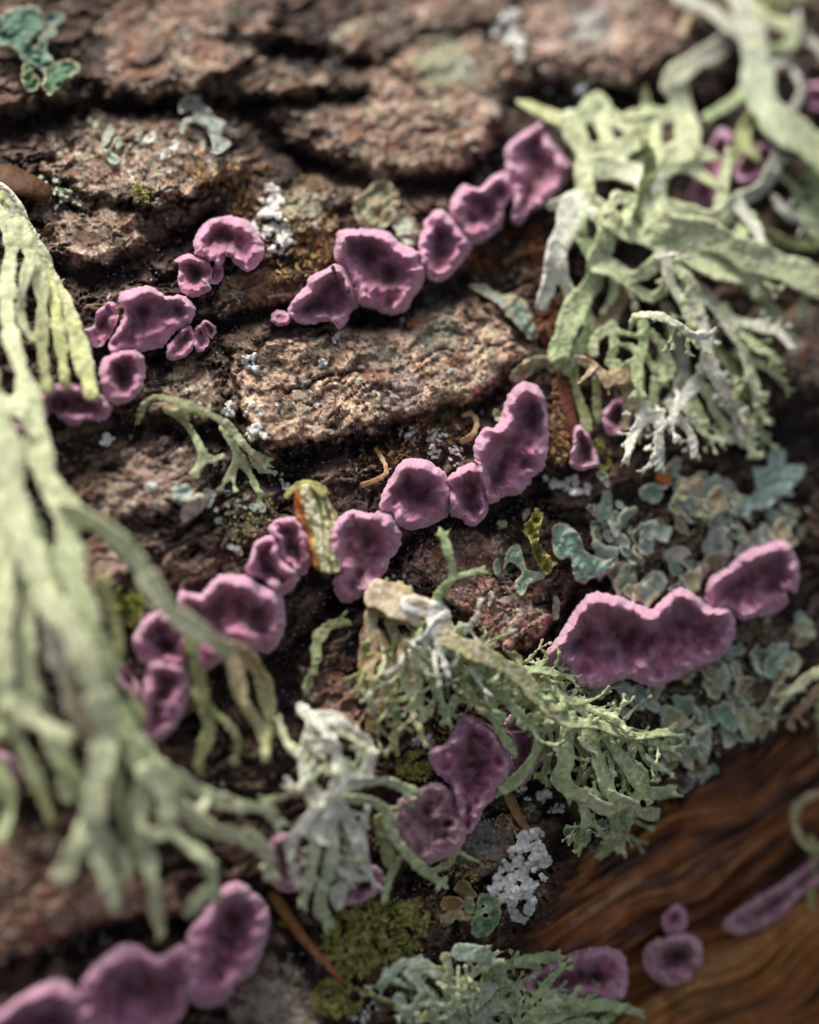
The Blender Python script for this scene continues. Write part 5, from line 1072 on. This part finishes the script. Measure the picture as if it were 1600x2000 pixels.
leafy('two small loose green lichen leaves on the bark by the smooth teal lobe', [([(972, 1020), (985, 1015), (990, 1027), (978, 1034)], 10, (.30, .40, .16), {}), ([(1020, 1002), (1034, 995), (1032, 1012), (1022, 1016)], 10, (.36, .46, .38), {}), ([(962, 800), (975, 802), (982, 815), (972, 824), (962, 814)], 10, (.30, .42, .20), {})])

# mats of small squamules: each little leaf its own part, a few shared shapes laid on the bark
def lobe_variants(n):
    out = []; rr = random.Random(77)
    for v in range(n):
        k = rr.randint(3, 5); a0 = rr.uniform(0, 6.28); O = []
        for i in range(k * 2):
            r = (23 if i % 2 == 0 else rr.uniform(15, 21)) * rr.uniform(.7, 1.15); a = a0 + i * math.pi / k + rr.uniform(-.15, .15); O.append((r * math.cos(a), r * math.sin(a) * .8))
        ox, oy = v * 97.0, v * 53.0
        cupf = rr.uniform(5, 12)
        hs = lambda x, y, e: cupf * ((np.hypot(x, y) / 24) ** 2) + 4 * fbm2(x / 16 + ox, y / 16 + oy, 2, 108)
        tone = [(.27, .37, .30), (.22, .34, .26), (.34, .43, .37), (.33, .35, .20), (.40, .45, .38), (.38, .31, .18)][v % 6]
        V, Q, c = sheet(O, hs, 2.6, tone, (.50, .52, .42), M_FOLI, vox=2.9, seed=v * 2.1, film=(.44, .36, .2) if v % 4 == 3 else None)
        V[:, 1] *= -1; Q = Q[:, ::-1]
        out.append(make_mesh('lobe', V * PXM, Q, M_FOLI, c))
    return out
LOBES = lobe_variants(12)
from mathutils import Matrix
def surf_frame(x, y, h):
    p = to_world(x, y, h); px = to_world(x + 4, y, h); py = to_world(x, y - 4, h)
    a = px - p; a /= np.linalg.norm(a); n = np.cross(a, py - p); n /= np.linalg.norm(n)
    return p, a, np.cross(n, a), n
def place(me, name, x, y, h, yaw, tilt, tdir, sc, parent):
    p, a, b, n = surf_frame(x, y, h)
    M = Matrix((tuple(a), tuple(b), tuple(n))).transposed().to_4x4()
    M = Matrix.Translation(tuple(p)) @ M @ Matrix.Rotation(tdir, 4, 'Z') @ Matrix.Rotation(tilt, 4, 'X') @ Matrix.Rotation(yaw, 4, 'Z') @ Matrix.Scale(sc, 4)
    o = bpy.data.objects.new(name, me); COL.objects.link(o); o.parent = parent
    o.matrix_local = Matrix.Translation(-parent.location) @ M if parent else M
    return o
def squamules(label, poly, n, seed, s0=.7, s1=1.9):
    rr = random.Random(seed); P = np.array(poly, float); lo, hi = P.min(0), P.max(0)
    root = thing('leafy_lichen', label, 'lichen', to_world(P[:, 0].mean(), P[:, 1].mean(), bark_s(P[:, 0].mean(), P[:, 1].mean())))
    k = 0; g = 0; pts = []
    while k < n and g < n * 60:
        g += 1; x = rr.uniform(lo[0], hi[0]); y = rr.uniform(lo[1], hi[1])
        if poly_sd(np.array([x]), np.array([y]), P)[0] < -8: continue
        sc = rr.uniform(s0, s1)
        if noise2(np.array([x / 60. + seed]), np.array([y / 60.]), 130)[0] < -.12 + .2 * rr.random(): continue
        if any((x - a) ** 2 + (y - b) ** 2 < (9 * (sc + c)) ** 2 * .7 for a, b, c in pts): continue
        pts.append((x, y, sc)); k += 1
        place(LOBES[rr.randrange(len(LOBES))], 'lobe', x, y, max(bark_s(x, y), bark_h(x, y)) + rr.uniform(3, 16), rr.uniform(0, 6.28), rr.uniform(0, .8), rr.uniform(0, 6.28), sc, root)
squamules('mat of small blue green lichen leaves between the teal lobe and the long wavy shelf', [(1160, 1040), (1230, 985), (1330, 940), (1420, 950), (1450, 1000), (1540, 990), (1570, 1060), (1470, 1070), (1400, 1105), (1330, 1140), (1280, 1175), (1200, 1145), (1170, 1110)], 88, 1)
squamules('mat of small blue green lichen leaves spreading below the long wavy shelf', [(1140, 1350), (1230, 1335), (1290, 1345), (1420, 1280), (1530, 1190), (1570, 1220), (1530, 1310), (1500, 1400), (1420, 1480), (1330, 1530), (1290, 1480), (1300, 1400), (1220, 1390)], 105, 2)
squamules('sparse grey green lichen leaves on dark bark under the lichen beard', [(1230, 900), (1330, 890), (1400, 930), (1380, 960), (1290, 960)], 12, 3, .5, 1.0)
squamules('tiny scattered green lichen leaves left of the pinched purple brackets', [(420, 960), (500, 950), (520, 1010), (480, 1080), (420, 1060)], 16, 4, .3, .6)
squamules('scattered little lichen leaves at the bark rim above the bare wood', [(1080, 1640), (1180, 1610), (1240, 1590), (1200, 1640), (1110, 1680)], 10, 5, .5, .9)

# ------------------------------------------------------------------ white crusts, moss, debris
def crust(label, spots, seed, col=(.80, .80, .78), n=40, r0=2.8, r1=6.2, tall=12):
    s = Straps(seed, 1.0); rr = s.rnd
    for cx, cy, rx, ry in spots:
        m = max(10, int(n * rx * ry / 420))
        for _ in range(m):
            a = rr.uniform(0, 6.28); q = math.sqrt(rr.random()); x = cx + rx * q * math.cos(a); y = cy + ry * q * math.sin(a)
            if noise2(np.array([x / 22 + seed]), np.array([y / 22]), 110)[0] < -.12: continue
            h = bark_h(x, y) + rr.uniform(-1, tall * .5); w = rr.uniform(r0, r1)
            dx, dy = rr.uniform(-7, 7), rr.uniform(-7, 7); c = np.array(col) * np.array([1, .985, .94]) * rr.uniform(.75, 1.12)
            s.seg((x, y, h), (x + dx, y + dy, bark_h(x + dx, y + dy) + rr.uniform(0, tall)), w, w * .7, .75, 0, 0, c, 0)
    return s.build('crust_lichen', label, 'lichen', vox=2.3, k=2.5, rough=3.6, mat=M_CRUST, tan=None)
crust('lumpy chalk white crust lichen beside the round purple cap', [(530, 400, 22, 38), (515, 440, 22, 22), (548, 455, 18, 30), (540, 482, 18, 10)], 31, n=46)
crust('grey white crust lichen heap at the bark edge above the bare wood', [(1030, 1690, 44, 50), (1000, 1730, 45, 35), (1040, 1640, 25, 22), (1020, 1770, 26, 28)], 33, col=(.80, .80, .80), n=34, r0=3, r1=8.5, tall=20)
crust('white crust lichen streak below the ruffled purple fungus', [(1090, 940, 30, 12), (1130, 955, 24, 14), (1150, 985, 10, 10)], 34, n=50)
crust('white flecked crust in the crevice under the middle bark slab', [(800, 850, 20, 18), (870, 880, 36, 16), (850, 850, 24, 12), (890, 900, 20, 10)], 35, n=34, r0=1.8, r1=3.6)
crust('white crust lichen streak high on the bark between two slabs', [(985, 60, 24, 30), (1012, 95, 12, 24), (1000, 30, 12, 16)], 36, n=40)
crust('two white crust spots by the seam in the middle bark slab', [(495, 815, 16, 30), (500, 850, 18, 14), (445, 800, 14, 12)], 37, n=34)
crust('bluish white crust dots on the brown bark left of the middle slab', [(488, 705, 12, 12), (497, 722, 8, 8)], 38, n=44, col=(.58, .62, .68))
crust('small white crust drips on the middle bark slab below the wrinkled lobe', [(662, 665, 8, 18), (635, 705, 12, 12), (668, 702, 7, 7)], 39, n=60, r0=1.8, r1=3.6)
crust('white crust scraps between the violet fungus and the bare wood', [(1050, 1555, 24, 14), (1090, 1590, 20, 18), (1010, 1540, 20, 8)], 40, n=40)
crust('white crust flake above the moss ball', [(830, 1445, 14, 14), (815, 1455, 10, 8)], 41, n=50)
crust('small white spots on the tan bark slab below the grey curled lichen', [(285, 270, 20, 14), (338, 285, 8, 18), (320, 305, 12, 6)], 42, n=36, r0=1.8, r1=3.6)
crust('pale green crust lichen beside the brown seed', [(95, 350, 20, 8), (125, 375, 16, 16), (150, 395, 10, 6)], 43, n=44, col=(.55, .60, .46))
crust('white crust spots on dark bark above the webbed lichen net', [(1130, 185, 28, 12), (1075, 180, 14, 10), (1240, 185, 10, 14), (968, 210, 10, 14)], 44, n=34, col=(.50, .54, .58))
crust('small white crust spots between the bark and the forked lichen twig', [(300, 950, 8, 8), (210, 860, 14, 10), (540, 935, 16, 12), (560, 950, 10, 8)], 45, n=40)
crust('white crust specks in the moss near the conifer needle', [(725, 1960, 26, 24), (745, 1850, 10, 14), (700, 1985, 18, 12)], 46, n=30, r0=1.8, r1=3.6, col=(.58, .58, .56))
crust('white crust specks next to the teal lichen leaf', [(1062, 1000, 12, 12), (1160, 1000, 10, 20)], 47, n=40, r0=1.8, r1=3.6)

def leaves(name, label, spots, seed, cols, size=(4, 8), dens=.05, lift=10, kind='stuff', cat='moss', mat=None):
    """cushion of tiny pointed leaflets, one mesh"""
    rr = np.random.RandomState(seed); P = []
    for cx, cy, rx, ry in spots:
        n = int(rx * ry * 3.14 * dens); a = rr.uniform(0, 6.283, n); q = np.sqrt(rr.uniform(0, 1, n))
        P.append(np.column_stack([cx + rx * q * np.cos(a), cy + ry * q * np.sin(a), 1 - q]))
    P = np.vstack(P); keep = noise2(P[:, 0] / 22 + seed, P[:, 1] / 22, 111) > -.28; P = P[keep]; n = len(P)
    h = np.maximum(bark_h(P[:, 0], P[:, 1]), bark_s(P[:, 0], P[:, 1]) - 4) + rr.uniform(0, 1, n) * lift * (.4 + P[:, 2]) + (4 + .5 * lift) * noise2(P[:, 0] / 20, P[:, 1] / 20, 112)
    L = rr.uniform(size[0], size[1], n); az = rr.uniform(0, 6.283, n); el = rr.uniform(-.1, 1.1, n)
    d = np.column_stack([np.cos(az) * np.cos(el), np.sin(az) * np.cos(el), np.sin(el)]); s = np.column_stack([-np.sin(az), np.cos(az), np.zeros(n)]) ; u = np.cross(d, s)
    c0 = np.column_stack([P[:, :2], h])
    w = (L * .42)[:, None]; L = L[:, None]
    V = np.stack([c0, c0 + d * L * .5 + s * w + u * w * .4, c0 + d * L, c0 + d * L * .5 - s * w + u * w * .4, c0 + d * L * .5 - u * w * .3], 1).reshape(-1, 3)
    b = np.arange(n)[:, None] * 5
    F = np.vstack([b + np.array(t) for t in ([0, 1, 4], [1, 2, 4], [2, 3, 4], [3, 0, 4])])
    C = np.repeat(np.array(cols)[rr.randint(0, len(cols), n)] * rr.uniform(.7, 1.25, (n, 1)), 5, 0)
    W_ = to_world(V[:, 0], V[:, 1], V[:, 2]); base = W_.mean(0)
    o = add_obj(name, make_mesh(name, W_ - base, F, mat or M_MOSS, C, smooth=False), None, base)
    return tag(o, label, cat, None, kind)
YM = [(.42, .40, .08), (.32, .33, .07), (.50, .48, .16), (.22, .22, .06), (.50, .44, .22)]
leaves('moss', 'yellow green moss cushion around the conifer needle', [(730, 1800, 80, 45), (690, 1850, 60, 60), (760, 1850, 60, 50), (660, 1950, 50, 40), (800, 1800, 40, 40)], 51, YM, dens=.16, lift=24, size=(4, 9))
leaves('moss', 'round moss ball beside the violet wrinkled fungus', [(815, 1495, 36, 30), (800, 1500, 26, 22)], 52, YM, dens=.30, lift=26)
leaves('moss', 'bright moss patch between drooping straps and the broad purple fungus', [(255, 1180, 30, 26), (265, 1215, 18, 16), (235, 1160, 20, 16)], 53, [(.34, .38, .04), (.22, .26, .04), (.44, .48, .2)], dens=.14, size=(5, 10))
leaves('moss', 'small green moss tuft on the tan bark slab', [(282, 380, 20, 14), (270, 365, 12, 10)], 54, YM, dens=.14)
leaves('moss', 'yellow moss tuft right of the small purple lobe', [(1180, 905, 14, 16), (1170, 870, 12, 16)], 55, YM, dens=.16)
leaves('moss', 'mossy green film in the bark below the lichen leaves and husk', [(470, 1020, 34, 40), (520, 1000, 20, 30)], 56, [(.28, .30, .10), (.34, .38, .24), (.40, .34, .18), (.16, .17, .08)], dens=.06)
leaves('moss', 'green mossy scraps on the frilly tuft bank', [(560, 1800, 20, 14), (870, 1700, 22, 10), (915, 1715, 14, 12), (820, 1930, 60, 40)], 57, YM, dens=.07)
leaves('moss', 'olive moss among the tangled green lichen', [(790, 1330, 50, 60), (830, 1430, 40, 40), (1010, 1380, 60, 30)], 58, [(.20, .17, .06), (.26, .24, .09), (.14, .09, .04), (.30, .20, .08)], dens=.05)

leaves('moss', 'olive crumbly moss among the small blue green lichen leaves', [(1250, 1070, 90, 70), (1400, 1030, 120, 60), (1380, 1400, 130, 80), (1240, 1370, 80, 30), (1480, 1280, 70, 70)], 59, [(.30, .30, .15), (.24, .27, .16), (.36, .30, .16), (.33, .38, .28), (.12, .10, .05)], dens=.03, size=(4, 9))
def chips(label, spots, seed, cols, size=(3, 8), dens=.02, lift=6, hfun=None, name='wood_crumbs'):
    rr = np.random.RandomState(seed); P = []
    for cx, cy, rx, ry in spots:
        n = int(rx * ry * 3.14 * dens); a = rr.uniform(0, 6.283, n); q = np.sqrt(rr.uniform(0, 1, n)); P.append(np.column_stack([cx + rx * q * np.cos(a), cy + ry * q * np.sin(a)]))
    P = np.vstack(P); n = len(P)
    h = (hfun(P[:, 0], P[:, 1]) if hfun else bark_h(P[:, 0], P[:, 1])) + rr.uniform(0, 1, n) * lift
    c0 = np.column_stack([P, h]); q = rr.normal(size=(n, 3, 3)); e0 = q[:, 0] / np.linalg.norm(q[:, 0], axis=1)[:, None]; e0[:, 2] *= .5
    e1 = np.cross(e0, q[:, 1]); e1 /= np.linalg.norm(e1, axis=1)[:, None]; e2 = np.cross(e0, e1)
    L = rr.uniform(size[0], size[1], n)[:, None]
    V = []
    for a in (-1, 1):
        for b in (-1, 1):
            for c in (-1, 1): V.append(c0 + (e0 * a * .9 + e1 * b * rr.uniform(.2, .5, (n, 1)) + e2 * c * .13) * L * rr.uniform(.7, 1.1, (n, 1)))
    V = np.stack(V, 1).reshape(-1, 3); b = np.arange(n)[:, None] * 8
    F = np.vstack([b + np.array(t) for t in ([0, 1, 3, 2], [4, 6, 7, 5], [0, 4, 5, 1], [2, 3, 7, 6], [0, 2, 6, 4], [1, 5, 7, 3])])
    C = np.repeat(np.array(cols)[rr.randint(0, len(cols), n)] * rr.uniform(.6, 1.3, (n, 1)), 8, 0)
    W_ = to_world(V[:, 0], V[:, 1], V[:, 2]); base = W_.mean(0)
    return tag(add_obj(name, make_mesh(name, W_ - base, F, M_DEBRIS, C, smooth=False), None, base), label, 'crumbs', None, 'stuff')
CR_ = [(.34, .20, .08), (.26, .13, .045), (.44, .31, .16), (.18, .10, .045), (.36, .17, .05)]
chips('tan wood crumbs in the crevice above the round purple cap', [(440, 350, 60, 40), (480, 400, 40, 30), (380, 330, 30, 20), (395, 220, 50, 16), (500, 330, 40, 20)], 61, CR_, dens=.022)
chips('tan and yellow crumbs between the round cap and the largest bracket', [(610, 500, 40, 40), (580, 460, 30, 40), (600, 360, 30, 18), (640, 440, 20, 40), (540, 530, 30, 20)], 62, CR_ + [(.36, .30, .08)], dens=.03)
chips('orange brown crumbs filling the folded purple ruffle', [(1095, 770, 13, 40), (1092, 830, 14, 40), (1090, 880, 22, 26), (1080, 860, 14, 30)], 63, CR_ + [(.10, .05, .025)], size=(4, 10), dens=.12, lift=26, hfun=lambda x, y: np.maximum(bark_s(x, y) + 14, bark_h(x, y)))
chips('orange crumbs on dark bark below the chain of three brackets', [(950, 510, 40, 25), (1045, 500, 30, 24), (1000, 450, 20, 20), (1040, 460, 20, 20)], 64, [(.26, .08, .025), (.20, .07, .03), (.30, .14, .06)], dens=.018, size=(4, 10))
chips('brown crumbs in the crevice under the middle bark slab', [(850, 840, 70, 30), (780, 880, 40, 30), (740, 900, 40, 20)], 65, CR_, dens=.02)
chips('reddish fibre crumbs beside the mottled teal lichen', [(1070, 620, 22, 44), (1085, 680, 20, 30)], 66, [(.18, .06, .03), (.30, .14, .05), (.12, .05, .03)], size=(5, 14), dens=.05, lift=10)
chips('dark grit scattered over the bark slabs', [(700, 700, 300, 120), (300, 300, 200, 80), (850, 200, 180, 130), (960, 1180, 90, 100), (300, 950, 120, 60)], 67, [(.025, .02, .02), (.05, .035, .03)], size=(1.4, 4.2), dens=.005, lift=2)
chips('pale flaky crumbs scattered over the dark bark', [(500, 300, 500, 300), (600, 900, 500, 300), (1000, 1050, 300, 150), (700, 1300, 300, 200), (900, 1750, 200, 150)], 68, [(.40, .34, .27), (.30, .22, .16), (.22, .14, .10), (.48, .44, .38)], size=(1.4, 4.2), dens=.004, lift=2)
chips('brown crumbs among moss and green holed lichen', [(860, 1760, 60, 50), (930, 1700, 50, 40), (1000, 1600, 40, 40)], 69, CR_, dens=.012)

# ------------------------------------------------------------------ single finds
def solid(name, label, cat, paths, vox=2.5, k=4, rough=.8, flat=.7, mat=None, part='piece', tan=None, chan=0.0):
    s = Straps(hash(name) % 97 if False else len(name), 1.0)
    for P, w0, w1, c0, c1 in paths: s.path(P, w0, w1, c0, col2=c1, flat=flat, roll=0, chan=chan, wob=.15)
    return s.build(name, label, cat, vox=vox, k=k, rough=rough, mat=mat or M_DEBRIS, part=part, tan=tan)
solid('conifer_needle', 'orange brown conifer needle stuck in the yellow green moss', 'needle', [([(535, 1752, 30), (565, 1795, 34), (600, 1842, 34), (640, 1886, 30), (668, 1916, 22)], 14, 4, (.17, .085, .018), (.42, .13, .06))], flat=.6)
solid('seed', 'glossy brown seed wedged at the top of the largest strap lichen', 'seed', [([(-20, 350, 30), (20, 352, 40), (55, 362, 40), (82, 376, 32)], 33, 20, (.10, .038, .009), (.09, .034, .009))], vox=4, flat=.7, k=2)
solid('dry_curl', 'tan curled bark strip beside the fuzzy purple cup', 'bark strip', [([(708, 947, 10), (735, 938, 26), (756, 922, 34), (748, 898, 32), (734, 876, 18)], 6, 5, (.42, .26, .12), (.38, .25, .14))], flat=.45, chan=.3)
solid('dry_curl', 'pale brown curled bark strip in the crevice under the middle slab', 'bark strip', [([(902, 862, 10), (924, 850, 24), (932, 826, 30), (922, 808, 24), (904, 812, 12)], 7, 5, (.34, .24, .12), (.44, .35, .21))], flat=.45, chan=.3)
solid('dry_stick', 'red brown wood splinter beside the orange brown crumbs', 'splinter', [([(1098, 742, 34), (1108, 790, 36), (1118, 835, 30), (1128, 868, 18)], 13, 12, (.15, .045, .03), (.16, .055, .035))], flat=.5)
solid('wood_chip', 'tan brown wood chip in front of the grey white crust heap', 'wood chip', [([(996, 1560, 12), (1010, 1590, 16), (1028, 1618, 14), (1042, 1640, 6)], 12, 5, (.32, .18, .07), (.26, .14, .06))], flat=.4)
solid('wood_chip', 'reddish brown wood chip lying on the middle bark slab edge', 'wood chip', [([(800, 632, 8), (822, 626, 12), (842, 622, 8)], 10, 8, (.22, .10, .05), (.26, .14, .08))], flat=.4)
solid('orange_fungus_button', 'tiny bright orange fungus button on the dark bark under the lichen beard', 'fungus', [([(1290, 934, 12), (1298, 936, 14), (1303, 938, 12)], 11, 9, (.55, .15, .025), (.50, .13, .02))], flat=.6)
solid('orange_fungus_button', 'peach tan dried lichen button between the beard and the squamule mat', 'lichen', [([(1338, 960, 12), (1356, 952, 18), (1372, 945, 14), (1352, 976, 14)], 15, 12, (.50, .36, .26), (.56, .42, .30))], flat=.5, rough=3)
for (x, y, r_) in [(1, 1, 1)]:
    hA = cap_h(652, 530)
    s_ = Straps(5, 1.0); s_.path([(650, 522, hA + 12), (654, 535, hA + 8), (655, 549, hA + 1)], 3.4, 3.0, (.05, .03, .025), flat=.9, absolute=True, wob=1.5)
    s_.build('twig_fragment', 'tiny dark twig fragment standing on the wrinkled purple lobe', 'twig', vox=1.6, k=2, rough=.8, mat=M_DEBRIS, tan=None)
    s_ = Straps(6, 1.0); hB = cap_h(680, 567); s_.path([(679, 565, hB + 2), (680, 567, hB + 2.5), (681, 570, hB + 2)], 3.8, 3.6, (.02, .022, .02), flat=.8, absolute=True)
    s_.build('dark_spore_speck', 'round black speck on the wrinkled purple lobe', 'speck', vox=1.4, k=1, rough=.2, mat=M_DEBRIS, tan=None)
# the bud husk: a ribbed shell with an orange side
def husk():
    O = [(578, 960), (600, 944), (626, 954), (650, 988), (662, 1012), (667, 1047), (666, 1092), (664, 1116), (640, 1120), (616, 1110), (604, 1082), (592, 1048), (580, 1016), (575, 984)]
    def hs(x, y, e):
        ax = np.array([600, 950.]); bx = np.array([640, 1115.]); t = (bx - ax) / np.linalg.norm(bx - ax)
        v = (x - ax[0]) * t[0] + (y - ax[1]) * t[1]; u = (x - ax[0]) * t[1] - (y - ax[1]) * t[0]; u = u - 3 - 6 * np.sin(v / 55)
        rib = 1 - 2 * np.abs(noise2(u / 13 + 3, v / 60, 120))
        return bark_s(np.full_like(x, 630), np.full_like(y, 1040)) + 28 + 42 * np.sqrt(np.maximum(1 - (u / 46) ** 2, 0)) + 7 * rib + 5 * fbm2(u / 14, v / 22, 2, 121)
    V, Q, c = sheet(O, hs, 5, (.46, .44, .20), (.40, .36, .14), M_DEBRIS, vox=2.2, edge_w=5, rag=1.5)
    x, y = V[:, 0], V[:, 1]; ax = np.array([600, 950.]); t = np.array([.236, .972]); v = (x - 600) * t[0] + (y - 950) * t[1]; u = (x - 600) * t[1] - (y - 950) * t[0]
    rib = 1 - 2 * np.abs(noise2((u - 3 - 6 * np.sin(v / 55)) / 13 + 3, v / 60, 120))
    c = mix(c, np.array([.66, .62, .44]), (ss(.35, .85, rib) * .85)[:, None]); c = mix(c, np.array([.20, .17, .05]), (ss(.0, -.5, rib) * .7)[:, None])
    L = ss(-10, -19, u + 3 * noise2(x / 20, y / 20, 122)); c = mix(c, np.array([.34, .11, .02]), L[:, None])
    b = to_world(630, 1040, bark_s(630, 1040)); root = thing('bud_husk', 'yellow ribbed bud husk with orange side wedged between purple brackets', 'husk', b)
    put('shell', None, None, V, Q, c, M_DEBRIS, root, b)
    s = Straps(2, 1.0); hh = float(bark_s(630, 1040)) - float(bark_s(600, 950))
    s.path([(630, 962, hh + 66), (606, 944, hh + 72), (580, 950, hh + 64), (560, 968, hh + 46)], 11, 7, (.36, .35, .12), col2=(.30, .30, .08), flat=.4)
    o = s.build('hook', None, None, vox=2.4, k=4, mat=M_DEBRIS, tan=None)
    M = o.matrix_basis.copy(); o.parent = root; o.location = tuple(np.array(o.location) - np.array(root.location))
    for kk in list(o.keys()): del o[kk]
husk()
def dew():
    import bmesh
    bm = bmesh.new(); bmesh.ops.create_icosphere(bm, subdivisions=2, radius=3.0 * PXM)
    me = bpy.data.meshes.new('dew_drop'); bm.to_mesh(me); bm.free(); me.polygons.foreach_set('use_smooth', [True] * len(me.polygons))
    m = bpy.data.materials.new('water'); m.use_nodes = True; b = m.node_tree.nodes['Principled BSDF']
    b.inputs['Base Color'].default_value = (1, 1, 1, 1); b.inputs['Roughness'].default_value = 0.02; b.inputs['Transmission Weight'].default_value = 1.0; b.inputs['IOR'].default_value = 1.33
    me.materials.append(m)
    on = ['fuzzy purple cup fungus', 'folded purple ruffle next to the fuzzy cup', 'ear shaped purple bracket behind the husk', 'wet dark violet wrinkled fungus', 'brownish curled fungus lobe', 'rim of the round purple cap', 'largest angular purple bracket']
    for x, y, sc, g in [(803, 910, 1, 0), (787, 926, 1.1, 0), (861, 997, 1.1, 0), (945, 1003, 1.1, 1), (945, 946, .9, 1), (892, 950, .7, 1), (741, 1098, 1, 2), (738, 1093, .7, 2), (881, 1540, 1.3, 3), (982, 1515, 1, 3), (908, 1448, .8, 3), (850, 1652, 1, 4), (398, 498, 1.1, 5), (747, 602, .9, 6), (672, 472, .7, 6)]:
        p = to_world(x, y, cap_h(x, y) + 1.5); o = bpy.data.objects.new('dew_drop', me); COL.objects.link(o); o.location = tuple(p); o.scale = (sc,) * 3
        tag(o, 'tiny clear dew drop on the ' + on[g], 'dew drop', 'dew drops on the purple fungi')
dew()
